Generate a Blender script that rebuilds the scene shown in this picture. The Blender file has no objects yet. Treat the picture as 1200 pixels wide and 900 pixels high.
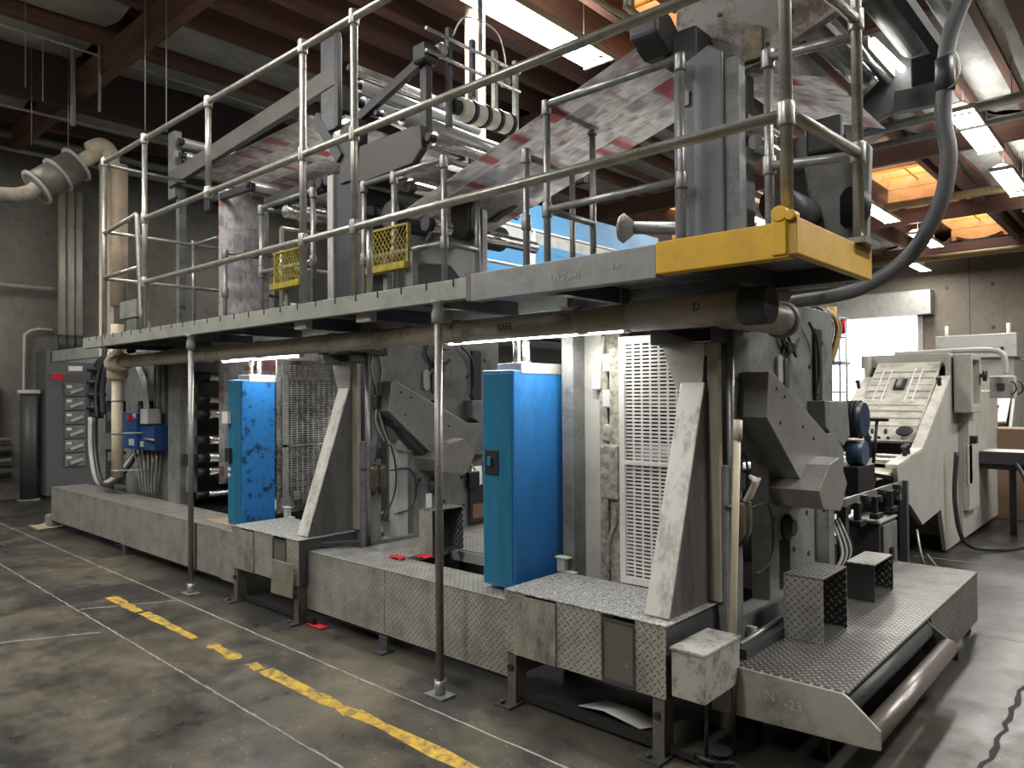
import bpy, bmesh, math, random
from mathutils import Vector, Matrix
random.seed(7)
SC = bpy.context.scene
COL = SC.collection
PI = math.pi

# ------------------------------------------------------------------ materials
def _nt(name):
    m = bpy.data.materials.new(name); m.use_nodes = True
    nt = m.node_tree; nt.nodes.clear()
    out = nt.nodes.new('ShaderNodeOutputMaterial')
    b = nt.nodes.new('ShaderNodeBsdfPrincipled')
    nt.links.new(b.outputs[0], out.inputs[0])
    return m, nt, b
def N(nt, kind, **kw):
    n = nt.nodes.new(kind)
    for k, v in kw.items():
        if k.startswith('i_'):
            key = k[2:]
            n.inputs[int(key) if key.isdigit() else key].default_value = v
        else: setattr(n, k, v)
    return n
def L(nt, a, b): nt.links.new(a, b)
def math_n(nt, op, a, b=None, c=None):
    n = nt.nodes.new('ShaderNodeMath'); n.operation = op
    for i, v in enumerate((a, b, c)):
        if v is None: continue
        if isinstance(v, (int, float)): n.inputs[i].default_value = v
        else: nt.links.new(v, n.inputs[i])
    return n.outputs[0]
def c4(c): return (c[0], c[1], c[2], 1.0)
def mix(nt, fac, a, b):
    n = nt.nodes.new('ShaderNodeMix'); n.data_type = 'RGBA'
    if isinstance(fac, (int, float)): n.inputs[0].default_value = fac
    else: nt.links.new(fac, n.inputs[0])
    for i, v in ((6, a), (7, b)):
        if isinstance(v, tuple): n.inputs[i].default_value = c4(v)
        else: nt.links.new(v, n.inputs[i])
    return n.outputs[2]
def ramp(nt, fac, stops):
    n = nt.nodes.new('ShaderNodeValToRGB')
    e = n.color_ramp.elements
    while len(e) < len(stops): e.new(0.5)
    for el, (p, c) in zip(e, stops):
        el.position = p; el.color = c4(c) if len(c) == 3 else c
    nt.links.new(fac, n.inputs[0]); return n.outputs[0]
def noise(nt, vec, scale, detail=4, rough=0.6):
    n = N(nt, 'ShaderNodeTexNoise', i_Scale=scale, i_Detail=detail, i_Roughness=rough)
    L(nt, vec, n.inputs['Vector']); return n.outputs['Fac']
def coords(nt, sc=(1, 1, 1)):
    t = N(nt, 'ShaderNodeTexCoord'); mp = N(nt, 'ShaderNodeMapping')
    mp.inputs['Scale'].default_value = sc
    L(nt, t.outputs['Object'], mp.inputs['Vector']); return mp.outputs[0]
def bump(nt, b, h, strength=0.3, dist=0.01):
    n = N(nt, 'ShaderNodeBump', i_Strength=strength, i_Distance=dist)
    L(nt, h, n.inputs['Height']); L(nt, n.outputs[0], b.inputs['Normal'])

MATS = {}
def paint(name, col, rough=0.5, metal=0.0, dirt=(0.05, 0.05, 0.045), grime=0.5, scale=6.0, lo=0.45, hi=0.7, bmp=0.08, stretch=(1, 1, 1)):
    if name in MATS: return MATS[name]
    m, nt, b = _nt(name)
    v = coords(nt, stretch)
    n1 = noise(nt, v, scale, 6, 0.65); n2 = noise(nt, v, scale * 9, 3, 0.6)
    s = math_n(nt, 'ADD', math_n(nt, 'MULTIPLY', n1, 0.75), math_n(nt, 'MULTIPLY', n2, 0.25))
    f = ramp(nt, s, [(lo, (0, 0, 0)), (hi, (1, 1, 1))])
    f = math_n(nt, 'MULTIPLY', f, grime)
    c = mix(nt, f, col, dirt)
    L(nt, c, b.inputs['Base Color'])
    r = math_n(nt, 'ADD', math_n(nt, 'MULTIPLY', n1, 0.3), rough - 0.15)
    L(nt, r, b.inputs['Roughness'])
    b.inputs['Metallic'].default_value = metal
    if bmp: bump(nt, b, n2, bmp, 0.01)
    MATS[name] = m; return m
def emit(name, col, strength):
    if name in MATS: return MATS[name]
    m, nt, b = _nt(name)
    b.inputs['Base Color'].default_value = c4(col)
    b.inputs['Emission Color'].default_value = c4(col)
    b.inputs['Emission Strength'].default_value = strength
    MATS[name] = m; return m

def diamond(name, base, lug, p=0.027, rough=0.38, metal=0.55, dirt=0.55, lo=0.4, hi=0.72):
    """steel tread plate: raised lozenges alternating in direction, on whichever side of the box faces out"""
    m, nt, b = _nt(name)
    t = N(nt, 'ShaderNodeTexCoord'); sx = N(nt, 'ShaderNodeSeparateXYZ'); L(nt, t.outputs['Object'], sx.inputs[0])
    g = N(nt, 'ShaderNodeNewGeometry'); 
    vt = N(nt, 'ShaderNodeVectorTransform', vector_type='NORMAL', convert_from='WORLD', convert_to='OBJECT')
    L(nt, g.outputs['True Normal'], vt.inputs[0])
    sn = N(nt, 'ShaderNodeSeparateXYZ'); L(nt, vt.outputs[0], sn.inputs[0])
    nx = math_n(nt, 'GREATER_THAN', math_n(nt, 'ABSOLUTE', sn.outputs[0]), 0.6)
    nz = math_n(nt, 'GREATER_THAN', math_n(nt, 'ABSOLUTE', sn.outputs[2]), 0.6)
    def pick(c, a, bb):
        return math_n(nt, 'ADD', math_n(nt, 'MULTIPLY', c, a), math_n(nt, 'MULTIPLY', math_n(nt, 'SUBTRACT', 1.0, c), bb))
    u = pick(nx, sx.outputs[1], sx.outputs[0]); v = pick(nz, sx.outputs[1], sx.outputs[2])
    k = 0.7071 / p
    s = math_n(nt, 'MULTIPLY', math_n(nt, 'ADD', u, v), k); q = math_n(nt, 'MULTIPLY', math_n(nt, 'SUBTRACT', u, v), k)
    i = math_n(nt, 'FLOOR', s); j = math_n(nt, 'FLOOR', q)
    a = math_n(nt, 'SUBTRACT', math_n(nt, 'SUBTRACT', s, i), 0.5); bb = math_n(nt, 'SUBTRACT', math_n(nt, 'SUBTRACT', q, j), 0.5)
    par = math_n(nt, 'FLOORED_MODULO', math_n(nt, 'ADD', i, j), 2.0)
    p1 = math_n(nt, 'DIVIDE', pick(par, a, bb), 0.49)
    p2 = math_n(nt, 'DIVIDE', pick(par, bb, a), 0.17)
    d = math_n(nt, 'ADD', math_n(nt, 'MULTIPLY', p1, p1), math_n(nt, 'MULTIPLY', p2, p2))
    mask = ramp(nt, d, [(0.55, (1, 1, 1)), (1.0, (0, 0, 0))])
    n1 = noise(nt, t.outputs['Object'], 5.0, 6, 0.7)
    n2 = noise(nt, t.outputs['Object'], 60.0, 3, 0.6)
    gr = math_n(nt, 'MULTIPLY', ramp(nt, n1, [(lo, (0, 0, 0)), (hi, (1, 1, 1))]), dirt)
    c = mix(nt, mask, base, lug)
    c = mix(nt, gr, c, (0.03, 0.03, 0.027))
    c = mix(nt, math_n(nt, 'MULTIPLY', ramp(nt, n2, [(0.5, (0, 0, 0)), (0.75, (1, 1, 1))]), 0.25), c, (0.5, 0.5, 0.48))
    L(nt, c, b.inputs['Base Color'])
    L(nt, math_n(nt, 'ADD', math_n(nt, 'MULTIPLY', n1, 0.3), rough - 0.1), b.inputs['Roughness'])
    b.inputs['Metallic'].default_value = metal
    bump(nt, b, mask, 0.9, 0.004)
    MATS[name] = m; return m

def newsprint(name, along, across, sx=1.0, page=0.27):
    """printed web running fast: every column of the page smeared along the direction of travel"""
    m, nt, b = _nt(name)
    t = N(nt, 'ShaderNodeTexCoord'); s = N(nt, 'ShaderNodeSeparateXYZ'); L(nt, t.outputs['Object'], s.inputs[0])
    idx = {'X': 0, 'Y': 1, 'Z': 2}
    a = s.outputs[idx[along]]; c = math_n(nt, 'ADD', s.outputs[idx[across]], 20.02)
    def cells(ka, kc, scale, off=0.0, detail=1.0):
        cc = math_n(nt, 'MULTIPLY', math_n(nt, 'FLOOR', math_n(nt, 'DIVIDE', c, kc)), 3.71)
        cb = N(nt, 'ShaderNodeCombineXYZ'); L(nt, math_n(nt, 'ADD', math_n(nt, 'MULTIPLY', a, ka * sx), off), cb.inputs[0]); L(nt, cc, cb.inputs[1])
        return noise(nt, cb.outputs[0], scale, detail, 0.5)
    n1 = cells(7.0, page / 5, 1.5, 0.0, 3.0)        # text columns
    n2 = cells(3.2, page / 2, 1.4, 5.0)             # pictures
    n3 = cells(3.6, page / 1.0, 1.5, 11.0)          # colour headers
    fine = cells(9.0, 0.006, 1.0, 3.0)              # fine streaks
    v = math_n(nt, 'ADD', math_n(nt, 'MULTIPLY', n1, 0.6), math_n(nt, 'MULTIPLY', fine, 0.4))
    base = ramp(nt, v, [(0.36, (0.46, 0.45, 0.46)), (0.47, (0.72, 0.71, 0.70)), (0.58, (0.86, 0.85, 0.83))])
    blk = ramp(nt, n2, [(0.52, (0, 0, 0)), (0.62, (1, 1, 1))])
    c1 = mix(nt, math_n(nt, 'MULTIPLY', blk, 0.5), base, (0.36, 0.36, 0.41))
    red = ramp(nt, n3, [(0.60, (0, 0, 0)), (0.66, (1, 1, 1))])
    c2 = mix(nt, math_n(nt, 'MULTIPLY', red, 0.65), c1, (0.55, 0.14, 0.15))
    gold = ramp(nt, n3, [(0.30, (1, 1, 1)), (0.36, (0, 0, 0))])
    c2 = mix(nt, math_n(nt, 'MULTIPLY', gold, 0.35), c2, (0.50, 0.45, 0.28))
    fr = math_n(nt, 'FRACT', math_n(nt, 'DIVIDE', c, page))
    c2 = mix(nt, math_n(nt, 'MULTIPLY', math_n(nt, 'LESS_THAN', fr, 0.05), 0.85), c2, (0.84, 0.84, 0.82))
    L(nt, c2, b.inputs['Base Color']); b.inputs['Roughness'].default_value = 0.6
    b.inputs['Specular IOR Level'].default_value = 0.25
    tr = nt.nodes.new('ShaderNodeBsdfTranslucent'); L(nt, c2, tr.inputs[0])
    ms = nt.nodes.new('ShaderNodeMixShader'); ms.inputs[0].default_value = 0.55
    out = [n for n in nt.nodes if n.type == 'OUTPUT_MATERIAL'][0]
    L(nt, b.outputs[0], ms.inputs[1]); L(nt, tr.outputs[0], ms.inputs[2]); L(nt, ms.outputs[0], out.inputs[0])
    MATS[name] = m; return m

GREY = paint('press_grey_paint', (0.215, 0.22, 0.215), 0.45, 0.1, grime=0.75, scale=5, lo=.46, hi=.68)
GREYL = paint('light_grey_worn_paint', (0.47, 0.47, 0.44), 0.45, 0.1, grime=0.5, scale=5, lo=0.5, hi=0.75)
GREYD = paint('dark_grey_paint', (0.06, 0.062, 0.066), 0.5, 0.1, grime=0.6, scale=5)
BLACK = paint('black_grease', (0.014, 0.014, 0.016), 0.5, 0.0, dirt=(0.035, 0.03, 0.028), grime=0.5)
CHAN = paint('channel_grey_paint', (0.29, 0.30, 0.26), 0.55, 0.05, grime=0.45, scale=3)
GALV = paint('galvanised_pipe', (0.44, 0.44, 0.39), 0.36, 0.65, grime=0.6, scale=8)
GALVD = paint('dull_steel_pipe', (0.36, 0.36, 0.35), 0.38, 0.6, grime=0.6, scale=9)
STEEL = paint('brushed_steel', (0.62, 0.62, 0.6), 0.28, 0.85, grime=0.35, scale=6)
CHROME = paint('polished_roller_steel', (0.75, 0.75, 0.74), 0.17, 0.95, grime=0.2, scale=4)
ROLLG = paint('grey_roller_skin', (0.42, 0.43, 0.44), 0.35, 0.4, grime=0.25, scale=3)
BLUE = paint('blue_cabinet_paint', (0.03, 0.20, 0.54), 0.38, 0.0, dirt=(0.008, 0.05, 0.13), grime=0.6, scale=5, lo=0.50, hi=0.72, stretch=(1, 1, .45))
BLUEB = paint('blotchy_blue_cabinet_paint', (0.025, 0.20, 0.55), 0.38, 0.0, dirt=(0.008, 0.03, 0.06), grime=0.95, scale=9, lo=0.52, hi=0.60)
BLUEL = paint('sky_blue_paint', (0.07, 0.33, 0.66), 0.45, 0.0, dirt=(0.10, 0.22, 0.35), grime=0.5, scale=2)
DUCT = paint('spiral_duct_grime', (0.50, 0.455, 0.37), 0.5, 0.15, dirt=(0.10, 0.09, 0.07), grime=0.7, scale=4, stretch=(0.4, 1, 1))
CREAM = paint('cream_plastic_duct', (0.66, 0.58, 0.43), 0.45, 0.0, dirt=(0.25, 0.2, 0.13), grime=0.45, scale=3, stretch=(1, 1, 0.4))
YEL = paint('safety_yellow_paint', (0.72, 0.42, 0.025), 0.45, 0.0, dirt=(0.35, 0.22, 0.06), grime=0.5, scale=5)
YELD = paint('dull_yellow_mesh', (0.42, 0.33, 0.03), 0.5, 0.2, grime=0.6, scale=12)
WHITE = paint('white_enamel', (0.78, 0.78, 0.74), 0.4, 0.0, dirt=(0.4, 0.4, 0.37), grime=0.4, scale=6)
BRACE = paint('worn_white_brace', (0.62, 0.62, 0.57), 0.4, 0.15, dirt=(0.13, 0.12, 0.10), grime=0.85, scale=7, lo=0.5, hi=0.68, stretch=(1, 1, 0.35))
CRUST = paint('ink_mist_crust', (0.46, 0.44, 0.36), 0.85, 0.0, dirt=(0.13, 0.125, 0.11), grime=0.9, scale=28, lo=0.42, hi=0.62, bmp=1.0)
PANEL = paint('perforated_panel_paint', (0.70, 0.70, 0.67), 0.4, 0.1, dirt=(0.3, 0.3, 0.28), grime=0.4, scale=4)
PANELD = paint('perforated_panel_grimy', (0.40, 0.40, 0.385), 0.32, 0.5, dirt=(0.05, 0.045, 0.04), grime=0.9, scale=4, lo=0.42, hi=0.6)
WOODB = paint('tan_column_paint', (0.42, 0.32, 0.21), 0.6, 0.0, grime=0.5, scale=3, stretch=(1, 1, 0.2))
RUST = paint('scuffed_plate', (0.26, 0.255, 0.24), 0.5, 0.3, dirt=(0.10, 0.06, 0.03), grime=0.85, scale=6, lo=0.48, hi=0.6)
RUBBER = paint('black_hose_rubber', (0.035, 0.038, 0.045), 0.4, 0.0, dirt=(0.09, 0.09, 0.09), grime=0.4)
HOSEG = paint('grey_hose_rubber', (0.15, 0.155, 0.16), 0.5, 0.0, dirt=(0.06, 0.06, 0.06), grime=0.3)
CARD = paint('brown_cardboard', (0.24, 0.15, 0.095), 0.8, 0.0, grime=0.2)
CONDUIT = paint('conduit_cream', (0.45, 0.43, 0.35), 0.45, 0.2, grime=0.4, scale=4)
MACH = paint('machine_beige_grey', (0.43, 0.42, 0.375), 0.45, 0.0, grime=0.3, scale=3)
MACHL = paint('machine_light_plate', (0.80, 0.77, 0.67), 0.35, 0.2, dirt=(0.35, 0.33, 0.28), grime=0.6, scale=9, lo=0.42, hi=0.6)
RED = paint('red_rag', (0.6, 0.01, 0.03), 0.8, 0.0, grime=0.1)
PAPER = paint('white_paper', (0.78, 0.78, 0.76), 0.7, 0.0, dirt=(0.45, 0.42, 0.42), grime=0.4, scale=12)
BOXG = paint('speckled_grey_box', (0.42, 0.42, 0.38), 0.5, 0.1, dirt=(0.05, 0.045, 0.035), grime=0.9, scale=12, lo=0.48, hi=0.64)
ORNG = paint('orange_paint', (0.6, 0.18, 0.05), 0.5)
RAG = paint('grey_rag', (0.55, 0.5, 0.44), 0.9, 0.0, grime=0.4, scale=20)
DIA = diamond('tread_plate_side', (0.50, 0.50, 0.455), (0.25, 0.25, 0.225), dirt=0.55)
DIAF = diamond('tread_plate_dusty_cover', (0.46, 0.45, 0.40), (0.30, 0.29, 0.26), dirt=0.5, lo=0.45)
DIAT = paint('tread_plate_powdery_top', (0.62, 0.62, 0.60), 0.45, 0.35, dirt=(0.05, 0.05, 0.05), grime=0.85, scale=95, lo=0.44, hi=0.56, bmp=0.5)
DIAP = diamond('tread_plate_step_platform', (0.11, 0.108, 0.10), (0.50, 0.49, 0.45), dirt=0.45, rough=0.35, p=0.030, lo=0.45, hi=0.75)
TUBE = emit('fluorescent_tube', (1.0, 0.98, 0.92), 10.0)
TUBEC = emit('ceiling_tube', (1.0, 0.98, 0.95), 14.0)
NEWS_X = newsprint('newsprint_web_along_x', 'X', 'Y')
NEWS_Z = newsprint('newsprint_web_along_z', 'Z', 'Y', 1.3, 0.20)

# ------------------------------------------------------------------ mesh builder
AX = {'x': 0, 'y': 1, 'z': 2}
class MB:
    def __init__(s): s.bm = bmesh.new()
    def box(s, x0, x1, y0, y1, z0, z1):
        v = [s.bm.verts.new((x, y, z)) for x in (x0, x1) for y in (y0, y1) for z in (z0, z1)]
        for f in ((0, 1, 3, 2), (4, 6, 7, 5), (0, 4, 5, 1), (2, 3, 7, 6), (0, 2, 6, 4), (1, 5, 7, 3)):
            s.bm.faces.new([v[i] for i in f])
        return s
    def obox(s, c, half, ux, uy, uz):
        c = Vector(c); ux, uy, uz = (Vector(q).normalized() for q in (ux, uy, uz))
        v = [s.bm.verts.new(c + ux * half[0] * a + uy * half[1] * b + uz * half[2] * d) for a in (-1, 1) for b in (-1, 1) for d in (-1, 1)]
        for f in ((0, 1, 3, 2), (4, 6, 7, 5), (0, 4, 5, 1), (2, 3, 7, 6), (0, 2, 6, 4), (1, 5, 7, 3)):
            s.bm.faces.new([v[i] for i in f])
        return s
    def beam(s, p0, p1, w, h, up=(0, 0, 1)):
        p0, p1 = Vector(p0), Vector(p1); d = p1 - p0; n = d.normalized()
        side = n.cross(Vector(up));
        if side.length < 1e-4: side = n.cross(Vector((0, 1, 0)))
        side.normalize(); u = side.cross(n)
        return s.obox((p0 + p1) / 2, (d.length / 2, w / 2, h / 2), n, side, u)
    def prism(s, axis, pts, a, b):
        k = AX[axis]
        def mk(p, t):
            q = list(p); q.insert(k, t); return s.bm.verts.new(q)
        A = [mk(p, a) for p in pts]; B = [mk(p, b) for p in pts]
        n = len(pts)
        s.bm.faces.new(A); s.bm.faces.new(B[::-1])
        for i in range(n): s.bm.faces.new((A[i], B[i], B[(i + 1) % n], A[(i + 1) % n]))
        return s
    def frame(s, axis, outer, inner, a, b):
        """plate with one hole, both outlines having the same number of points"""
        k = AX[axis]
        def mk(p, t):
            q = list(p); q.insert(k, t); return s.bm.verts.new(q)
        n = len(outer)
        V = [[mk(p, t) for p in ring] for t in (a, b) for ring in (outer, inner)]
        for i in range(n):
            j = (i + 1) % n
            s.bm.faces.new((V[0][i], V[0][j], V[1][j], V[1][i])); s.bm.faces.new((V[2][i], V[3][i], V[3][j], V[2][j]))
            s.bm.faces.new((V[0][i], V[2][i], V[2][j], V[0][j])); s.bm.faces.new((V[1][i], V[1][j], V[3][j], V[3][i]))
        return s
    def cells(s, axis, us, vs, holes, a, b):
        """plate on a grid of lines us x vs with the listed (i,j) cells left open"""
        k = AX[axis]; vd = {}
        def mk(i, j, t):
            key = (i, j, t)
            if key not in vd:
                q = [us[i], vs[j]]; q.insert(k, a if t == 0 else b); vd[key] = s.bm.verts.new(q)
            return vd[key]
        full = lambda i, j: 0 <= i < len(us) - 1 and 0 <= j < len(vs) - 1 and (i, j) not in holes
        for i in range(len(us) - 1):
            for j in range(len(vs) - 1):
                if not full(i, j): continue
                for t in (0, 1): s.bm.faces.new((mk(i, j, t), mk(i + 1, j, t), mk(i + 1, j + 1, t), mk(i, j + 1, t)))
                for (di, dj, e0, e1) in ((-1, 0, (i, j), (i, j + 1)), (1, 0, (i + 1, j), (i + 1, j + 1)), (0, -1, (i, j), (i + 1, j)), (0, 1, (i, j + 1), (i + 1, j + 1))):
                    if not full(i + di, j + dj):
                        s.bm.faces.new((mk(*e0, 0), mk(*e1, 0), mk(*e1, 1), mk(*e0, 1)))
        return s
    def tube(s, path, r, seg=10, cap=True, ring=None):
        path = [Vector(p) for p in path]; n = len(path)
        T = []
        for i in range(n):
            d = (path[min(i + 1, n - 1)] - path[max(i - 1, 0)])
            T.append(d.normalized())
        ref = Vector((0, 0, 1)) if abs(T[0].z) < 0.9 else Vector((0, 1, 0))
        u = T[0].cross(ref).normalized()
        rings = []
        for i in range(n):
            u = (u - T[i] * u.dot(T[i]))
            u.normalize(); w = T[i].cross(u)
            rr = r[i] if isinstance(r, (list, tuple)) else r
            rings.append([s.bm.verts.new(path[i] + (u * math.cos(2 * PI * k / seg) + w * math.sin(2 * PI * k / seg)) * rr) for k in range(seg)])
        for i in range(n - 1):
            for k in range(seg):
                f = s.bm.faces.new((rings[i][k], rings[i][(k + 1) % seg], rings[i + 1][(k + 1) % seg], rings[i + 1][k])); f.smooth = True
        if cap: s.bm.faces.new(rings[0][::-1]); s.bm.faces.new(rings[-1])
        return s
    def cyl(s, p0, p1, r, seg=14, r2=None, cap=True):
        return s.tube([p0, p1], r if r2 is None else [r, r2], seg, cap)
    def lathe(s, p0, axis, prof, seg=18):
        """prof: list of (distance along axis, radius)"""
        p0 = Vector(p0); a = Vector(axis).normalized()
        ref = Vector((0, 0, 1)) if abs(a.z) < 0.9 else Vector((0, 1, 0))
        u = a.cross(ref).normalized(); w = a.cross(u); rings = []
        for (t, r) in prof:
            rings.append([s.bm.verts.new(p0 + a * t + (u * math.cos(2 * PI * k / seg) + w * math.sin(2 * PI * k / seg)) * max(r, 1e-4)) for k in range(seg)])
        for i in range(len(prof) - 1):
            sm = abs(prof[i][1] - prof[i + 1][1]) < abs(prof[i][0] - prof[i + 1][0]) * 3
            for k in range(seg):
                f = s.bm.faces.new((rings[i][k], rings[i][(k + 1) % seg], rings[i + 1][(k + 1) % seg], rings[i + 1][k])); f.smooth = sm
        s.bm.faces.new(rings[0][::-1]); s.bm.faces.new(rings[-1]); return s
    def sheet(s, rows, th=0.0015):
        """thin sheet of real thickness from rows of points"""
        G = [[Vector(p) for p in r] for r in rows]
        m, n = len(G), len(G[0])
        def nrm(i, j):
            a = G[min(i + 1, m - 1)][j] - G[max(i - 1, 0)][j]; b = G[i][min(j + 1, n - 1)] - G[i][max(j - 1, 0)]
            return a.cross(b).normalized()
        A = [[s.bm.verts.new(G[i][j] + nrm(i, j) * th) for j in range(n)] for i in range(m)]
        B = [[s.bm.verts.new(G[i][j] - nrm(i, j) * th) for j in range(n)] for i in range(m)]
        for i in range(m - 1):
            for j in range(n - 1):
                f = s.bm.faces.new((A[i][j], A[i + 1][j], A[i + 1][j + 1], A[i][j + 1])); f.smooth = True
                f = s.bm.faces.new((B[i][j], B[i][j + 1], B[i + 1][j + 1], B[i + 1][j])); f.smooth = True
        for j in range(n - 1):
            s.bm.faces.new((A[0][j], A[0][j + 1], B[0][j + 1], B[0][j])); s.bm.faces.new((A[-1][j], B[-1][j], B[-1][j + 1], A[-1][j + 1]))
        for i in range(m - 1):
            s.bm.faces.new((A[i][0], B[i][0], B[i + 1][0], A[i + 1][0])); s.bm.faces.new((A[i][-1], A[i + 1][-1], B[i + 1][-1], B[i][-1]))
        return s
    def build(s, name, mat, parent=None, bevel=0.0, label=None, label_cat=None, group=None, kind=None):
        org = Vector((0, 0, 0))
        if parent is not None: org = Vector(ROOT[parent.name])
        elif label_cat:
            zs = [v.co for v in s.bm.verts]
            org = Vector((sum(v.x for v in zs) / len(zs), sum(v.y for v in zs) / len(zs), min(v.z for v in zs)))
        for v in s.bm.verts: v.co -= org
        bmesh.ops.recalc_face_normals(s.bm, faces=s.bm.faces[:])
        me = bpy.data.meshes.new(name); s.bm.to_mesh(me); s.bm.free()
        me.materials.append(mat)
        o = bpy.data.objects.new(name, me); COL.objects.link(o)
        if parent is not None:
            o.parent = parent; ROOT[o.name] = tuple(org)
        else:
            o.location = org; ROOT[o.name] = tuple(org)
        if bevel:
            bv = o.modifiers.new('Bevel', 'BEVEL'); bv.width = bevel; bv.segments = 2; bv.limit_method = 'ANGLE'; bv.angle_limit = 0.7
        if label: o['label'] = label
        if label_cat: o['category'] = label_cat
        if group: o['group'] = group
        if kind: o['kind'] = kind
        return o
ROOT = {}
def thing(name, label, cat, loc, group=None):
    o = bpy.data.objects.new(name, None); COL.objects.link(o)
    o.location = loc; o.empty_display_size = 0.1
    o['label'] = label; o['category'] = cat
    if group: o['group'] = group
    ROOT[o.name] = tuple(loc); return o
def kids(o): return [c for c in bpy.data.objects if c.parent is o]
def dup(root, delta, label, group=None, skip=()):
    c = root.copy(); COL.objects.link(c); c.location = root.location + Vector(delta); c['label'] = label
    ROOT[c.name] = tuple(c.location)
    if group: c['group'] = group
    ks = list(KIDS.get(root.name, [])) or kids(root)
    for k in ks:
        if k.name.split('.')[0] in skip: continue
        d = k.copy(); COL.objects.link(d); d.parent = c; ROOT[d.name] = tuple(c.location)
        for g in kids(k):
            e = g.copy(); COL.objects.link(e); e.parent = d; ROOT[e.name] = tuple(c.location)
    return c
KIDS = {}
def smooth_path(pts, n=6):
    pts = [Vector(p) for p in pts]; out = []
    P = [pts[0]] + pts + [pts[-1]]
    for i in range(1, len(P) - 2):
        for k in range(n):
            t = k / n; a, b, c, d = P[i - 1], P[i], P[i + 1], P[i + 2]
            out.append(0.5 * ((2 * b) + (c - a) * t + (2 * a - 5 * b + 4 * c - d) * t * t + (3 * b - a - 3 * c + d) * t ** 3))
    out.append(pts[-1]); return out
def text(name, s, size, parent, mat, origin, right, up, th=0.0006, label=None):
    """raised lettering: origin is the lower left corner in the world, right/up the baseline directions"""
    cu = bpy.data.curves.new('lettering', 'FONT'); cu.body = s; cu.size = size; cu.extrude = th; cu.resolution_u = 2
    tmp = bpy.data.objects.new('lettering', cu); COL.objects.link(tmp)
    bpy.context.view_layer.update()
    me = bpy.data.meshes.new_from_object(tmp.evaluated_get(bpy.context.evaluated_depsgraph_get()))
    bpy.data.objects.remove(tmp)
    r = Vector(right).normalized(); u = Vector(up).normalized(); n = r.cross(u)
    M = Matrix((r, u, n)).transposed()
    org = Vector(ROOT[parent.name])
    for v in me.vertices: v.co = Vector(origin) + M @ v.co - org
    me.materials.clear(); me.materials.append(mat)
    o = bpy.data.objects.new(name, me); COL.objects.link(o); o.parent = parent; ROOT[o.name] = tuple(org)
    if label: o['label'] = label
    return o
# ------------------------------------------------------------------ camera, world
def make_camera():
    F = 862.0; yaw = math.radians(42.0); roll = math.radians(0.4); pitch = math.atan(12 / F)
    fw0 = Vector((-math.sin(yaw), math.cos(yaw), 0)); rt0 = Vector((math.cos(yaw), math.sin(yaw), 0)); up0 = Vector((0, 0, 1))
    fw = fw0 * math.cos(pitch) + up0 * math.sin(pitch); u1 = up0 * math.cos(pitch) - fw0 * math.sin(pitch)
    rt = rt0 * math.cos(roll) - u1 * math.sin(roll); up = rt0 * math.sin(roll) + u1 * math.cos(roll)
    cd = bpy.data.cameras.new('camera'); cd.sensor_width = 36; cd.lens = F / 1200 * 36; cd.clip_start = 0.05; cd.clip_end = 200
    c = bpy.data.objects.new('camera', cd); COL.objects.link(c)
    M = Matrix((rt, up, -fw)).transposed().to_4x4(); M.translation = Vector((0, 0, 1.6)); c.matrix_world = M
    SC.camera = c
make_camera()
w = bpy.data.worlds.new('daylight'); SC.world = w; w.use_nodes = True
bg = w.node_tree.nodes['Background']; bg.inputs[0].default_value = (0.82, 0.91, 1.0, 1); bg.inputs[1].default_value = 5.0
SC.view_settings.view_transform = 'Standard'; SC.view_settings.look = 'None'; SC.view_settings.gamma = 1
SC.view_settings.use_curve_mapping = False; SC.view_settings.exposure = 0.6
try:
    SC.cycles.use_denoising = True; SC.cycles.max_bounces = 8; SC.cycles.sample_clamp_indirect = 6
    SC.cycles.caustics_reflective = False; SC.cycles.caustics_refractive = False
except Exception: pass

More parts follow.
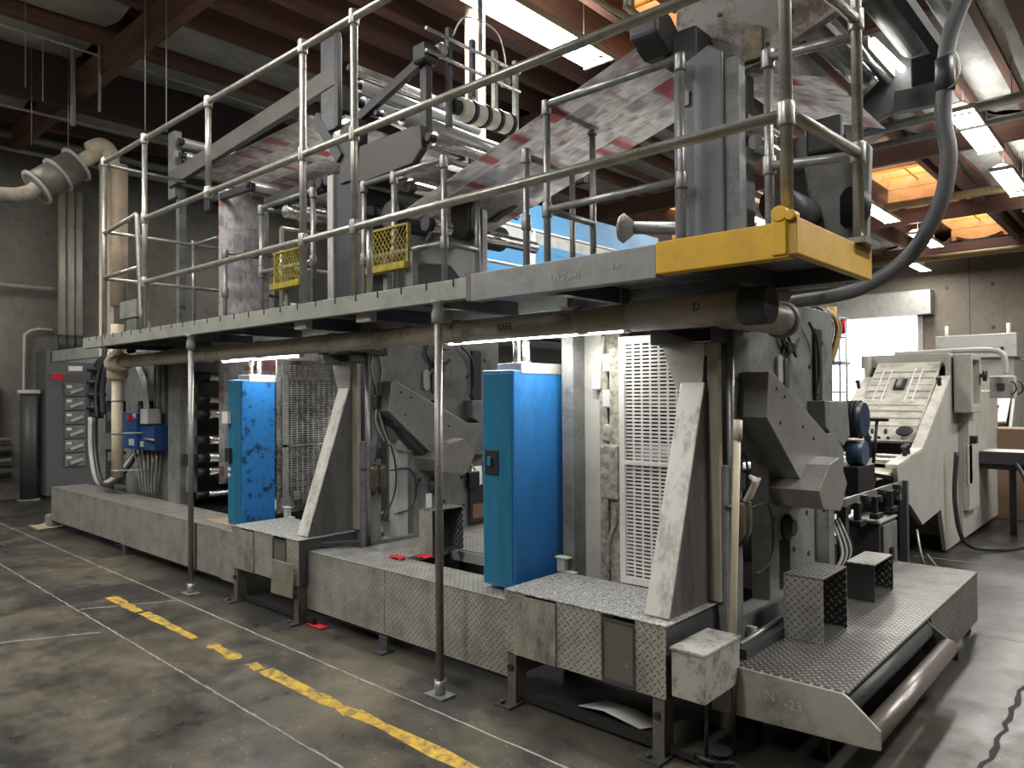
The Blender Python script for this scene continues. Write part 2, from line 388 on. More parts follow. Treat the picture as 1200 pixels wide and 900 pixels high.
# ------------------------------------------------------------------ the setting
def floor_mat():
    m, nt, b = _nt('stained_concrete_floor')
    v = coords(nt)
    big = noise(nt, v, 0.7, 8, 0.68); med = noise(nt, v, 2.6, 10, 0.75); fine = noise(nt, v, 34, 5, 0.7)
    mp = N(nt, 'ShaderNodeMapping'); mp.inputs['Location'].default_value = (5, 3, 1); L(nt, v, mp.inputs[0])
    dk = noise(nt, mp.outputs[0], 1.1, 6, 0.65)
    c = ramp(nt, math_n(nt, 'ADD', math_n(nt, 'MULTIPLY', big, 0.5), math_n(nt, 'MULTIPLY', med, 0.5)),
             [(0.38, (0.026, 0.024, 0.020)), (0.46, (0.062, 0.056, 0.044)), (0.54, (0.115, 0.101, 0.074)), (0.66, (0.21, 0.18, 0.125))])
    c = mix(nt, ramp(nt, dk, [(0.50, (0, 0, 0)), (0.60, (0.8, 0.8, 0.8))]), c, (0.022, 0.022, 0.024))
    sp = ramp(nt, fine, [(0.60, (0, 0, 0)), (0.72, (0.6, 0.6, 0.6))])
    c = mix(nt, sp, c, (0.36, 0.35, 0.31))
    vo = N(nt, 'ShaderNodeTexVoronoi', i_Scale=19.0); L(nt, v, vo.inputs['Vector'])
    c = mix(nt, math_n(nt, 'MULTIPLY', math_n(nt, 'LESS_THAN', vo.outputs['Distance'], 0.07), ramp(nt, med, [(0.45, (0, 0, 0)), (0.55, (0.8, 0.8, 0.8))])), c, (0.5, 0.48, 0.42))
    # darker strip under and along the foot of the press
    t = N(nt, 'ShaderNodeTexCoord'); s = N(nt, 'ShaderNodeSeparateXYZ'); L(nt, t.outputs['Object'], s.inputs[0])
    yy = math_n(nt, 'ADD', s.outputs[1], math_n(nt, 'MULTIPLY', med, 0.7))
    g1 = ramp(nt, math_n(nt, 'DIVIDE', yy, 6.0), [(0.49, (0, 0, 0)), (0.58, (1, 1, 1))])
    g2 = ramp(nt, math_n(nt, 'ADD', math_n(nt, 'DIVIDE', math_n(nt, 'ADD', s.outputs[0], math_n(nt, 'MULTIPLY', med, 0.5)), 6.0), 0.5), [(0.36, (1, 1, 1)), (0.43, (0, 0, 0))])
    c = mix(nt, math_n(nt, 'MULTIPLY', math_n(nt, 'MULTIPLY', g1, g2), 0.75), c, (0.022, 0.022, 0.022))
    L(nt, c, b.inputs['Base Color'])
    L(nt, ramp(nt, med, [(0.35, (0.26, 0.26, 0.26)), (0.65, (0.55, 0.55, 0.55))]), b.inputs['Roughness'])
    bump(nt, b, med, 0.12, 0.01)
    return m
FLOOR = floor_mat()
def concrete_wall(name, col, dirt):
    m, nt, b = _nt(name)
    v = coords(nt); n1 = noise(nt, v, 0.5, 6, 0.6); n2 = noise(nt, v, 6, 6, 0.7)
    f = ramp(nt, math_n(nt, 'ADD', math_n(nt, 'MULTIPLY', n1, 0.6), math_n(nt, 'MULTIPLY', n2, 0.4)), [(0.4, (0, 0, 0)), (0.62, (1, 1, 1))])
    L(nt, mix(nt, f, col, dirt), b.inputs['Base Color']); b.inputs['Roughness'].default_value = 0.85
    bump(nt, b, n2, 0.15, 0.01); return m
WALLM = concrete_wall('tilt_up_concrete_wall', (0.27, 0.235, 0.185), (0.18, 0.155, 0.125))
WALLD = concrete_wall('dusty_left_wall', (0.21, 0.20, 0.165), (0.12, 0.115, 0.10))
def wood(name, col, dark, stretch, rough=0.7):
    m, nt, b = _nt(name)
    v = coords(nt, stretch); n1 = noise(nt, v, 3, 6, 0.6); v2 = coords(nt); n2 = noise(nt, v2, 0.7, 3, 0.5)
    f = ramp(nt, math_n(nt, 'ADD', math_n(nt, 'MULTIPLY', n1, 0.6), math_n(nt, 'MULTIPLY', n2, 0.4)), [(0.38, (0, 0, 0)), (0.62, (1, 1, 1))])
    L(nt, mix(nt, f, col, dark), b.inputs['Base Color']); b.inputs['Roughness'].default_value = rough; return m
GLU = wood('red_brown_glulam', (0.225, 0.12, 0.085), (0.125, 0.066, 0.05), (0.3, 6, 6))
PURL = wood('red_brown_purlin', (0.25, 0.13, 0.09), (0.14, 0.072, 0.055), (6, 0.3, 6))
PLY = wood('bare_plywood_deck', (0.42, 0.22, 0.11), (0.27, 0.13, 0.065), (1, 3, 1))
ORPLY = wood('orange_skylight_curb', (0.75, 0.38, 0.12), (0.6, 0.27, 0.08), (1, 1, 2))  # orange is the plywood's own colour
def foil_mat():
    m, nt, b = _nt('crumpled_foil_insulation')
    v = coords(nt, (1, 0.5, 1)); n1 = noise(nt, v, 3.5, 8, 0.7)
    L(nt, ramp(nt, n1, [(0.35, (0.36, 0.36, 0.33)), (0.65, (0.62, 0.62, 0.57))]), b.inputs['Base Color'])
    b.inputs['Metallic'].default_value = 0.2; b.inputs['Roughness'].default_value = 0.55
    bump(nt, b, n1, 0.7, 0.06); return m
FOIL = foil_mat()

X0, X1, Y0, Y1, ZR = -13.7, 9.0, -7.0, 26.0, 6.3
def struct(mb, name, mat, **k): return mb.build(name, mat, kind='structure', **k)
struct(MB().box(X0 - 1, X1 + 1, Y0 - 1, Y1 + 14, -0.2, 0.0), 'floor', FLOOR)
struct(MB().box(X0 - 0.3, X0, Y0, Y1, 0, 7.2), 'wall_left', WALLD)
struct(MB().box(X1, X1 + 0.3, Y0, Y1, 0, 7.2), 'wall_right', WALLM)
struct(MB().box(X0 - 0.3, X1 + 0.3, Y0 - 0.3, Y0, 0, 7.2), 'wall_front', WALLM)
struct(MB().cells('y', [X0 - 0.3, -10.0, -5.9, X1 + 0.3], [0, 4.05, 7.2], {(1, 0)}, Y1, Y1 + 0.3), 'wall_back', WALLM)
# roof deck with the skylight openings
sky = [(-4.9, -3.65, 16.8, 18.6), (-4.95, -3.9, 7.4, 8.6), (-4.75, -3.3, 22.6, 24.4), (1.2, 2.6, 10.5, 12.5), (1.2, 2.6, -1.5, 0.5), (-10.5, -9.2, 16.5, 18.5)]
xs = sorted({X0 - 0.3, X1 + 0.3} | {s[0] for s in sky} | {s[1] for s in sky}); ys = sorted({Y0 - 0.3, Y1 + 0.3} | {s[2] for s in sky} | {s[3] for s in sky})
holes = set()
for s in sky:
    for i in range(len(xs) - 1):
        for j in range(len(ys) - 1):
            if xs[i] >= s[0] - 1e-6 and xs[i + 1] <= s[1] + 1e-6 and ys[j] >= s[2] - 1e-6 and ys[j + 1] <= s[3] + 1e-6: holes.add((i, j))
struct(MB().cells('z', xs, ys, holes, ZR, ZR + 0.12), 'ceiling', PLY)
tn = [0]
def trim(mb, mat, **k):
    tn[0] += 1; return struct(mb, 'trim_%d' % tn[0], mat, **k)
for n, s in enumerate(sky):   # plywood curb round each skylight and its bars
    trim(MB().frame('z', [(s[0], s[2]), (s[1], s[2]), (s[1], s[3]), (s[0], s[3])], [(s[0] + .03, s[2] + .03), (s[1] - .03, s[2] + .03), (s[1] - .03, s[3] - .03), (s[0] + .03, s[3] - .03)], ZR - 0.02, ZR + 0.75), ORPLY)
    trim(MB().box(s[0], s[1], s[3] - .03, s[3], 5.95, ZR - .03), ORPLY)
    g = MB()
    for k in range(1, 3): g.box(s[0], s[1], s[2] + (s[3] - s[2]) * k / 3 - .015, s[2] + (s[3] - s[2]) * k / 3 + .015, ZR + .1, ZR + .13)
    g.box((s[0] + s[1]) / 2 - .015, (s[0] + s[1]) / 2 + .015, s[2], s[3], ZR + .13, ZR + .16)
    trim(g, YEL)
# glulam girders along the press, purlins across it
for y in (-1.9, 3.35, 8.5, 13.7, 18.9, 24.1):
    trim(MB().box(X0, X1, y - 0.065, y + 0.065, 5.5, 5.84), GLU)
glu = (-1.9, 3.35, 8.5, 13.7, 18.9, 24.1)
pm = MB(); x = X0 + 0.5
while x < X1:
    if not any(s[0] - .1 < x < s[1] + .1 for s in sky[:3]): pm.box(x - 0.05, x + 0.05, Y0, Y1, 5.84, ZR)
    else:
        cut = [((s[2] - .1, s[3] + .1) if s[2] < 9 else (13.8, s[3] + .1) if s[2] < 20 else (19.0, s[3] + .1)) for s in sky[:3] if s[0] - .1 < x < s[1] + .1]
        a = Y0
        for c0, c1 in sorted(cut): pm.box(x - 0.05, x + 0.05, a, c0, 5.84, ZR); a = c1
        pm.box(x - 0.05, x + 0.05, a, Y1, 5.84, ZR)
    x += 1.22 if x < -9.2 or x > -2 else 0.61
trim(pm, PURL)
trim(MB().box(-10.7, -10.5, Y0, Y1, 5.35, 6.1), paint('blackened_girder', (0.05, 0.035, 0.03), 0.7))
# thick cross girders between the glulams
for x, a, b_ in ((-5.75, 3.35, 13.7), (-3.05, 3.35, 8.5), (-1.2, 8.5, 24), (-6.6, 13.7, 24), (-3.1, 13.7, 24), (2.4, Y0, 24)):
    trim(MB().box(x - 0.08, x + 0.08, a, b_, 5.72, 6.1), GLU)
# foil insulation sagging between the purlins, bay by bay; some bays are bare wood
fm = MB()
bare = [(-8.5, -3.0, -1.9, 8.5)]
x = X0 + 0.5; ci = 0
rnd = random.Random(3)
while x < X1 - 0.7:
    for (a, b_) in zip((Y0,) + glu, glu + (Y1,)):
        cx = x + 0.6
        if any(q[0] < cx < q[1] and q[2] - .1 <= a and b_ <= q[3] + .1 for q in bare): continue
        segs = [(a + .12, b_ - .12)]
        for s in sky:
            if s[0] - .62 < cx < s[1] + .62 and a < s[2] < b_: segs = [(s[3] + .1, b_ - .12)] + ([(a + .12, s[2] - .1)] if not s[2] > 9 else [])
        for (ya, yb) in segs:
            if yb - ya < .4: continue
            rows = []; W_ = 1.12
            for i in range(9):
                t = i / 8; yy = ya + (yb - ya) * t; sag = 0.10 + rnd.random() * 0.06
                rows.append([(x + .05 + W_ * q, yy, 6.05 - sag * (1 - (2 * q - 1) ** 2) - (rnd.random() * .05 if .05 < q < .95 else 0)) for q in [k / 8 for k in range(9)]])
            fm.sheet(rows, 0.002)
    x += 1.22
trim(fm, FOIL)
# roll-up door housing, jambs and the yard outside
trim(MB().box(-10.1, -5.55, Y1 - 0.55, Y1 - 0.02, 4.0, 4.75), GREYL)
trim(MB().box(-6.0, -5.85, Y1 - 0.2, Y1 + .02, 0, 4.05), GREYL)
trim(MB().box(-10.05, -9.9, Y1 - 0.2, Y1 + .02, 0, 4.05), GREYL)
trim(MB().box(-10.0, -5.9, Y1 + 0.12, Y1 + .2, 0, 1.3), ORNG)
# wall joints and form-tie marks in the concrete
jm = MB()
for z in (2.2, 3.5, 4.8):
    for x in (-5.2, -4.0, -2.8, -1.6, -.4, 0.8): jm.cyl((x, Y1 - .012, z), (x, Y1 + .01, z), .06, 10)
for x in (-4.6, 0.2): jm.box(x - .012, x + .012, Y1 - .006, Y1 + .01, 0, 6)
trim(jm, GREYD)
# floor markings: pale joint lines and the worn yellow tape
LINEM = paint('dusty_white_joint', (0.36, 0.35, 0.31), 0.9, grime=0.75, scale=22)
TAPE = paint('worn_yellow_tape', (0.62, 0.40, 0.04), 0.6, dirt=(0.14, 0.12, 0.08), grime=1.0, scale=14, lo=0.45, hi=0.62)
def line(p, q, w_=.011, wob=.012, mat=LINEM, n=40, seed=1):
    r = random.Random(seed); mb = MB(); p = Vector((p[0], p[1], 0)); q = Vector((q[0], q[1], 0)); d = q - p; s = Vector((-d.y, d.x, 0)).normalized()
    L_, R_ = [], []
    for i in range(n + 1):
        c = p + d * i / n + s * (r.random() - .5) * wob; ww = w_ * (.6 + r.random() * .7)
        L_.append(mb.bm.verts.new((c.x + s.x * ww, c.y + s.y * ww, .0015))); R_.append(mb.bm.verts.new((c.x - s.x * ww, c.y - s.y * ww, .0015)))
    for i in range(n): mb.bm.faces.new((L_[i], L_[i + 1], R_[i + 1], R_[i]))
    return trim(mb, mat)
line((-12.6, 2.63), (-1.7, 2.50), .0065, .005, n=160)
line((-8.9, 1.98), (-2.2, 1.86), .005, .007, n=160, seed=4)
line((-6.15, 1.95), (-5.84, 2.56), .008, .03, n=10, seed=5)
line((-5.9, 1.0), (-5.45, 1.85), .008, .02, n=12, seed=6)
DARKL = paint('dark_floor_crack', (0.03, 0.03, 0.03), 0.9, grime=0.1)
line((-0.626, 2.9), (-0.62, 9.5), .013, .03, DARKL, 90, 7)
line((-1.0, 5.66), (4.0, 5.85), .006, .01, LINEM, 20, 8)
line((-1.9, 7.95), (4, 8.4), .008, .02, LINEM, 20, 9)
for i, (a, b_) in enumerate(((-6.35, -5.75), (-5.7, -4.83), (-4.64, -4.26), (-4.13, -4.0), (-3.97, -3.1), (-3.1, -1.4))):
    line((a, 2.235), (b_, 2.22), .038, .003, TAPE, 8, 20 + i)
# ------------------------------------------------------------------ catwalk and its rails
YF, YB, ZD = 2.68, 3.50, 2.21      # front and back edge and the deck level of the catwalk
wk = thing('catwalk', 'long grey steel catwalk with yellow end running above the blue cabinets', 'walkway', (-4.7, 3.1, 2.1))
MB().box(-8.38, -2.66, YF, YF + .05, 2.10, 2.21).build('channel_beam', CHAN, wk, .004)
MB().box(-2.66, -1.58, YF - .035, YF + .03, 2.075, 2.215).build('channel_beam', paint('scuffed_channel', (0.27, 0.275, 0.27), 0.5, 0.1, grime=0.5, scale=6), wk, .004)
MB().box(-2.70, -2.655, YF - .03, YF + .03, 2.08, 2.22).build('splice_plate', paint('rusty_splice', (0.13, 0.12, 0.11), 0.6, grime=0.4), wk)
MB().box(-1.58, -1.03, YF - .036, YF + .03, 2.09, 2.222).build('channel_beam', YEL, wk, .004, label='yellow painted end of the edge channel')
MB().box(-8.38, -2.66, YB - .05, YB, 2.10, 2.21).build('channel_beam', CHAN, wk, .004)
MB().box(-2.66, -1.04, YB - .03, YB + .03, 2.10, 2.21).build('channel_beam', GREYD, wk, .004)
e = MB(); e.box(-1.04, -1.00, YF - .03, YB + .03, 2.10, 2.235)
e.build('end_plate', paint('pale_yellow_end', (0.66, 0.40, 0.07), 0.5, grime=0.3), wk, .004, label='yellow end plate')  # slightly paler yellow than the channel end
e = MB(); e.box(-1.09, -1.035, YF - .045, YF + .0, 2.10, 2.27); e.cyl((-1.06, YF - .05, 2.25), (-1.06, YF + .01, 2.25), .03); e.cyl((-1.02, YF - .05, 2.24), (-1.02, YF, 2.24), .02); e.build('corner_bracket', YEL, wk, .004)
MB().box(-8.36, -1.04, YF + .03, YB - .03, 2.175, 2.20).build('deck_plate', GREY, wk)
for k in range(9):
    xx = -8.0 + k * .82
    MB().box(xx - .03, xx + .03, YF + .04, YB - .04, 2.09, 2.175).build('cross_joist', GREYD, wk)
for k in range(26):
    xx = -8.2 + k * .215
    MB().box(xx - .004, xx + .004, YF - .004, YF + .002, 2.172, 2.215).build('grating_clip', BLACK, wk)
for xx in (-4.45, -3.75): MB().box(xx, xx + .14, YF + .05, YF + .1, 2.05, 2.12).build('hanger_bracket', GREYL, wk)
CHALK = paint('chalk', (0.5, 0.5, 0.47), 0.9, grime=0.4, scale=60)
text('chalk_writing', 'ENG #42', .045, wk, CHALK, (-2.14, YF - .037, 2.12), (1, 0, 0), (0, 0, 1))
text('chalk_writing', '1A', .045, wk, CHALK, (-1.80, YF - .037, 2.135), (1, 0, 0), (0, 0, 1))
# landing beams at the far left end
ld = thing('landing_frame', 'grey landing frame jutting out left behind the catwalk end', 'landing', (-10, 3.9, 2.1))
MB().box(-12.3, -8.9, 3.50, 3.56, 2.12, 2.28).build('channel_beam', CHAN, ld, .004)
MB().box(-12.3, -8.9, 4.3, 4.36, 2.12, 2.28).build('channel_beam', CHAN, ld, .004)
MB().box(-12.3, -12.24, 3.5, 4.36, 2.12, 2.28).build('channel_beam', CHAN, ld)
MB().beam((-10.2, 3.55, 1.7), (-9.6, 3.55, 2.15), .05, .06).build('diagonal_brace', CHAN, ld)
MB().beam((-9.2, 3.55, 2.7), (-8.8, 3.55, 2.25), .05, .06).build('diagonal_brace', CHAN, ld)
MB().box(-9.45, -9.15, 3.50, 3.6, 2.1, 2.75).build('column', GREY, ld, .004)
MB().box(-9.6, -9.1, 3.48, 3.62, 2.55, 2.76).build('bracket', CHAN, ld, .004)

def post(x, y, z0, z1, r, name, mat, par): MB().cyl((x, y, z0), (x, y, z1), r, 12).build(name, mat, par)
def fit(p, axis, par, mat=GALV, r=.032, h=.045):
    a = Vector(axis); p = Vector(p)
    MB().lathe(p - a * h, a, [(0, r * .94), (.006, r), (2 * h - .006, r), (2 * h, r * .94)], 12).build('pipe_fitting', mat, par)
def rail(p, q, r, par, mat=GALV): MB().cyl(p, q, r, 12).build('rail', mat, par)

R = .0235
gr = thing('outer_guardrail', 'tall galvanised pipe guardrail along the near edge of the catwalk', 'railing', (-4.4, YF, ZD))
yo = YF + .02
Z1, Z2, Z3 = 2.63, 3.205, 3.925
posts = {-7.84: (2.0, Z3), -6.87: (ZD, Z3), -5.64: (Z2, Z3), -4.29: (ZD, Z3), -3.72: (ZD, Z3), -1.055: (ZD, 4.6)}
for x, (a, b_) in posts.items():
    post(x, yo, a, b_, R, 'post', GALV, gr)
post(-3.60, yo + .02, ZD, Z1, R * .8, 'post', GALV, gr)
rail((-7.84, yo, Z3), (-0.95, yo, Z3), R, gr); rail((-6.87, yo, Z2), (-1.02, yo, Z2), R, gr); rail((-6.87, yo, Z1), (-1.055, yo, Z1), R, gr)
for x, (a, b_) in posts.items():
    for z in (Z1, Z2, Z3):
        if a - .01 <= z <= b_ + .01 and not (x < -7): fit((x, yo, z), (0, 0, 1), gr, r=.033)
fit((-5.64, yo, Z2), (1, 0, 0), gr); fit((-7.84, yo, Z3), (0, 0, 1), gr)
# gate bars and leaning tube by the left end
rail((-7.84, yo, 3.22), (-7.06, yo, 3.27), R * .9, gr); rail((-7.84, yo, 2.78), (-7.0, yo, 2.78), R * .9, gr)
MB().tube(smooth_path([(-7.1, yo, 3.27), (-7.05, yo, 3.27), (-7.03, yo, 3.15), (-6.93, yo, 2.21)], 5), R * .9, 10).build('leaning_bar', GALV, gr)
# return rails across both ends
er = thing('end_guardrail', 'pipe guardrail closing the yellow right end of the catwalk', 'railing', (-1.0, 3.1, ZD))
post(-1.0, 3.35, 2.235, 4.6, R, 'post', GALV, er)
rail((-1.04, YF + .03, Z1), (-1.0, 3.35, Z1), R, er); rail((-1.04, YF + .03, Z2), (-1.0, 3.35, Z2), R, er); rail((-1.04, YF + .03, Z3), (-1.0, 3.35, Z3), R, er)
for z in (Z1, Z2, Z3): fit((-1.0, 3.35, z), (0, 0, 1), er, r=.033)
rail((-1.42, 3.42, 3.2), (-1.0, 3.36, 3.14), R * .95, er, GALVD); rail((-1.42, 3.42, 2.68), (-1.0, 3.36, 2.62), R * .95, er, GALVD)
post(-1.42, 3.42, 2.2, 3.2, R * .95, 'post', GALVD, er); fit((-1.42, 3.42, 3.19), (0, 0, 1), er, GALVD); fit((-1.42, 3.42, 2.68), (0, 0, 1), er, GALVD)
MB().box(-1.05, -.96, 3.3, 3.52, 2.235, 2.26).build('foot_plate', GALVD, er)
lr = thing('cross_guardrail', 'thin pipe guardrail running back from the left end of the catwalk', 'railing', (-7.84, 3.5, ZD))
for z, yb in ((3.9, 3.5), (3.235, 4.6), (2.77, 4.6)): rail((-7.84, 2.72, z), (-7.84, yb, z), R * .8, lr)
for y in (3.59, 4.55): post(-7.84, y, 2.3, 3.25, R * .8, 'post', GALVD, lr); fit((-7.84, y, 3.235), (0, 0, 1), lr, GALVD, .026)
for (a, b_, c, d) in ((-7.84, 3.59, -7.3, 3.59),): rail((a, b_, 3.235), (c, d, 3.235), R * .8, lr, GALVD)
# inner rails: three separate frames, posts standing on the back edge
def rail_frame(name, label, xs_, z1, zm, ydepth, yb=3.5, mat=GALVD):
    t = thing(name, label, 'railing', (xs_[0], yb, ZD), 'inner guardrail frames behind the catwalk')
    for x in xs_:
        post(x, yb, ZD, z1, R * .95, 'post', mat, t); fit((x, yb, z1 - .02), (0, 0, 1), t, mat); fit((x, yb, zm), (0, 0, 1), t, mat)
    if len(xs_) > 1: rail((xs_[0], yb, z1), (xs_[-1], yb, z1), R * .95, t, mat); rail((xs_[0], yb, zm), (xs_[-1], yb, zm), R * .95, t, mat)
    for x in (xs_[0], xs_[-1])[: 2 if len(xs_) > 2 else 1]:
        rail((x, yb, z1), (x, yb + ydepth, z1), R * .9, t, mat); rail((x, yb, zm), (x, yb + ydepth, zm), R * .9, t, mat)
    x = xs_[0]; post(x, yb + ydepth, ZD, z1, R * .9, 'post', mat, t); fit((x, yb + ydepth, z1 - .02), (0, 0, 1), t, mat)
    return t
rail_frame('inner_guardrail', 'steel pipe rail frame beside the big grey upper column', [-2.85, -1.93], 3.38, 2.73, .48)
rail_frame('inner_guardrail', 'steel pipe rail frame around the middle roller bay', [-3.78, -4.33, -4.70], 3.25, 2.66, .33)
rail_frame('inner_guardrail', 'steel pipe rail frame left of the dark upper column', [-6.26, -5.41], 3.34, 2.74, .42)
t = thing('stub_post', 'single short pipe post between two inner rail frames', 'post', (-3.02, 3.5, ZD))
post(-3.02, 3.5, ZD, 3.12, R * .95, 'post', GALVD, t); rail((-3.02, 3.5, 3.1), (-3.02, 4.0, 3.1), R * .9, t, GALVD); fit((-3.02, 3.5, 3.1), (0, 0, 1), t, GALVD); fit((-3.02, 3.5, 2.68), (0, 0, 1), t, GALVD)
post(-3.02, 3.98, ZD, 3.1, R * .85, 'post', GALVD, t)
t = thing('low_rail', 'short low pipe rail loop standing behind the catwalk at left', 'railing', (-5.91, 3.6, ZD))
post(-5.91, 3.5, ZD, 3.1, R * .85, 'post', GALV, t); rail((-5.91, 3.5, 3.1), (-5.91, 4.5, 3.12), R * .85, t); rail((-5.91, 3.5, 2.75), (-5.91, 4.5, 2.76), R * .85, t); post(-5.91, 4.5, ZD, 3.12, R * .85, 'post', GALV, t)
rail((-5.91, 3.5, 2.42), (-5.91, 4.5, 2.42), R * .85, t)
t = thing('low_rail', 'short pipe rail loop in front of the printed vertical web', 'railing', (-6.75, 3.6, ZD))
post(-6.8, 3.42, ZD, 3.0, R * .9, 'post', GALVD, t); rail((-6.8, 3.42, 2.99), (-6.8, 3.8, 2.99), R * .9, t, GALVD); post(-6.8, 3.8, ZD, 2.99, R * .8, 'post', GALVD, t); fit((-6.8, 3.42, 2.97), (0, 0, 1), t, GALVD); fit((-6.8, 3.42, 2.6), (0, 0, 1), t, GALVD)

# floor-standing support posts
def support(x, y, label):
    t = thing('support_post', label, 'post', (x, y, 0), 'thin posts carrying the catwalk')
    MB().cyl((x, y, .05), (x, y, 2.02), .022, 14).build('pole', paint('scuffed_post', (0.25, 0.24, 0.22), 0.42, 0.5, dirt=(0.04, 0.04, 0.04), grime=0.8, scale=14, stretch=(1, 1, .3)), t)
    MB().cyl((x, y, .01), (x, y, .085), .030, 14).build('socket', GALVD, t)
    MB().box(x - .07, x + .07, y - .05, y + .05, 0, .012).build('base_plate', GALVD, t, .003)
    MB().lathe((x, y, 1.98), (0, 0, 1), [(0, .024), (.01, .034), (.05, .036), (.1, .024), (.11, .04), (.125, .04)], 14).build('top_coupling', CHAN, t)
support(-2.925, 2.66, 'thin scuffed support post nearest the camera, in front of the blue cabinet aisle')
support(-5.95, 2.70, 'thin scuffed support post farther left, in front of the paper rollers')

# yellow expanded-metal guards seen through the rail
def mesh_guard(x, y, z0, label):
    t = thing('mesh_step', label, 'step', (x, y, z0), 'yellow expanded-metal steps'); wd, h = .40, .27
    m = MB()
    for s in (-1, 1):
        for k in range(-7, 12):
            a = Vector((x + k * .042, y, z0 + .03)); b_ = a + Vector((s * h * .75, 0, h))
            t0, t1 = 0, 1
            lo_, hi_ = x, x + wd
            dx = b_.x - a.x
            ts = sorted(((lo_ - a.x) / dx, (hi_ - a.x) / dx)); t0, t1 = max(0, ts[0]), min(1, ts[1])
            if t1 - t0 > .08: m.beam(a + (b_ - a) * t0, a + (b_ - a) * t1, .004, .006, (0, 1, 0))
    m.build('expanded_mesh', YELD, t)
    m = MB(); m.box(x - .012, x, y - .01, y + .02, z0, z0 + h + .03); m.box(x + wd, x + wd + .012, y - .01, y + .02, z0, z0 + h + .03); m.box(x, x + wd, y - .01, y + .02, z0 + h + .02, z0 + h + .035); m.build('frame', YELD, t)
    MB().box(x - .02, x + wd + .02, y - .05, y + .03, z0 - .02, z0 + .03).build('lip', YELD, t, .004)
    MB().box(x + .1, x + .15, y + .02, y + .05, ZD, z0 + .1).build('bracket', GREY, t); MB().box(x + wd - .02, x + wd + .05, y + .0, y + .05, ZD, z0 + .1).build('bracket', GREY, t)
mesh_guard(-4.36, 3.32, 2.50, 'yellow expanded-metal step right of the dark upper column')
mesh_guard(-5.70, 3.32, 2.52, 'yellow expanded-metal step left of the dark upper column')

# ------------------------------------------------------------------ long duct under the catwalk
dk = thing('dust_duct', 'long brown grimy spiral duct hung below the catwalk edge', 'duct', (-4.8, 2.95, 1.96))
dz = 1.965; dy = 2.97
MB().cyl((-8.25, dy, dz + .0), (-1.62, dy, dz), .062, 22).build('duct_run', DUCT, dk)
MB().cyl((-1.9, dy, dz), (-1.33, dy, dz), .073, 22).build('duct_end', DUCT, dk)
for x in (-6.2, -5.9, -5.35, -4.35, -3.85, -3.55, -3.1, -2.2, -1.62):
    MB().lathe((x - .02, dy, dz), (1, 0, 0), [(0, .062), (.006, .070), (.034, .070), (.04, .062)], 22).build('band', DUCT, dk)
MB().cyl((-1.35, dy, dz), (-1.23, dy, dz), .082, 24).build('end_cap', RUBBER, dk, .006, label='black rubber end cap')
MB().tube(smooth_path([(-1.46, dy + .04, dz - .01), (-1.43, dy + .25, dz - .01), (-1.43, dy + .62, dz - .01)], 6), .075, 20).build('side_branch', paint('tan_duct_branch', (0.32, 0.29, 0.24), 0.4, 0.3, grime=0.5), dk)
MB().lathe((-1.43, dy + .58, dz - .01), (0, 1, 0), [(0, .078), (.01, .092), (.03, .092), (.04, .078)], 20).build('flange', GREY, dk)
text('marker_writing', 'SAFE', .05, dk, BLACK, (-2.72, dy - .0635, dz - .02), (1, 0, 0), (0, 0, 1))
text('marker_writing', 'D', .05, dk, BLACK, (-1.55, dy - .0745, dz - .01), (1, 0, 0), (0, 0, 1))
# cream riser on the left
cd = thing('cream_riser_duct', 'cream plastic riser duct with elbow dropping beside the electrical box', 'duct', (-8.4, 3.05, .7))
MB().lathe((-8.45, dy + .07, 1.78), (0, 0, 1), [(0, .075), (.03, .105), (.28, .105), (.32, .08), (.36, .065), (.6, .065)], 22).build('tee_body', CREAM, cd)
MB().cyl((-8.4, dy, dz - .01), (-8.05, dy, dz), .085, 22).build('tee_socket', CREAM, cd)
MB().cyl((-8.45, dy + .07, .74), (-8.45, dy + .07, 1.8), .058, 20).build('pipe', CREAM, cd)
for z in (.80, 1.2, 1.55): MB().cyl((-8.45, dy + .07, z), (-8.45, dy + .07, z + .02), .063, 20).build('clamp', GALVD, cd)
for z in (.81, 1.21): MB().cyl((-8.4, dy + .07, z), (-8.25, dy + .42, z), .010, 8).build('bracket_arm', GALVD, cd)
# tall cream ducts and inline fan by the wall
td = thing('tall_cream_duct', 'tall cream duct rising past the left end of the catwalk to a round elbow', 'duct', (-10.0, 3.5, 2.1))
MB().cyl((-10.15, 3.52, 0), (-10.15, 3.52, 4.72), .085, 22).build('duct_run', CREAM, td)
MB().cyl((-9.95, 3.60, 2.75), (-9.95, 3.60, 4.55), .10, 22).build('duct_run', paint('tan_duct', (0.50, 0.40, 0.29), 0.5, grime=0.5, scale=3), td)
MB().tube(smooth_path([(-10.15, 3.54, 4.5), (-10.15, 3.55, 4.72), (-10.16, 3.46, 4.80), (-10.18, 3.34, 4.72)], 6), .115, 20).build('elbow', CREAM, td)
fd = thing('inline_fan', 'inline duct fan with bolted flanges hanging by the left wall', 'fan', (-10.3, 3.0, 4.3))
a = Vector((-10.17, 3.42, 4.72)); b_ = Vector((-10.2, 2.68, 4.08)); d = (b_ - a)
MB().cyl(a, a + d * .35, .09, 20).build('inlet_pipe', CREAM, fd)
MB().cyl(a + d * .33, a + d * .92, .19, 26).build('fan_drum', paint('fan_drum_brown', (0.20, 0.18, 0.15), 0.5, 0.3, grime=0.6), fd)
for tt in (.33, .60, .90):
    MB().lathe(a + d * (tt - .02), d, [(0, .19), (.005, .225), (.03, .225), (.035, .19)], 26).build('flange', GREYL, fd)
MB().tube(smooth_path([a + d * .9, a + d * 1.03, (-10.2, 2.4, 3.99), (-10.2, 1.6, 3.97)], 6), .085, 18).build('outlet_pipe', DUCT, fd)
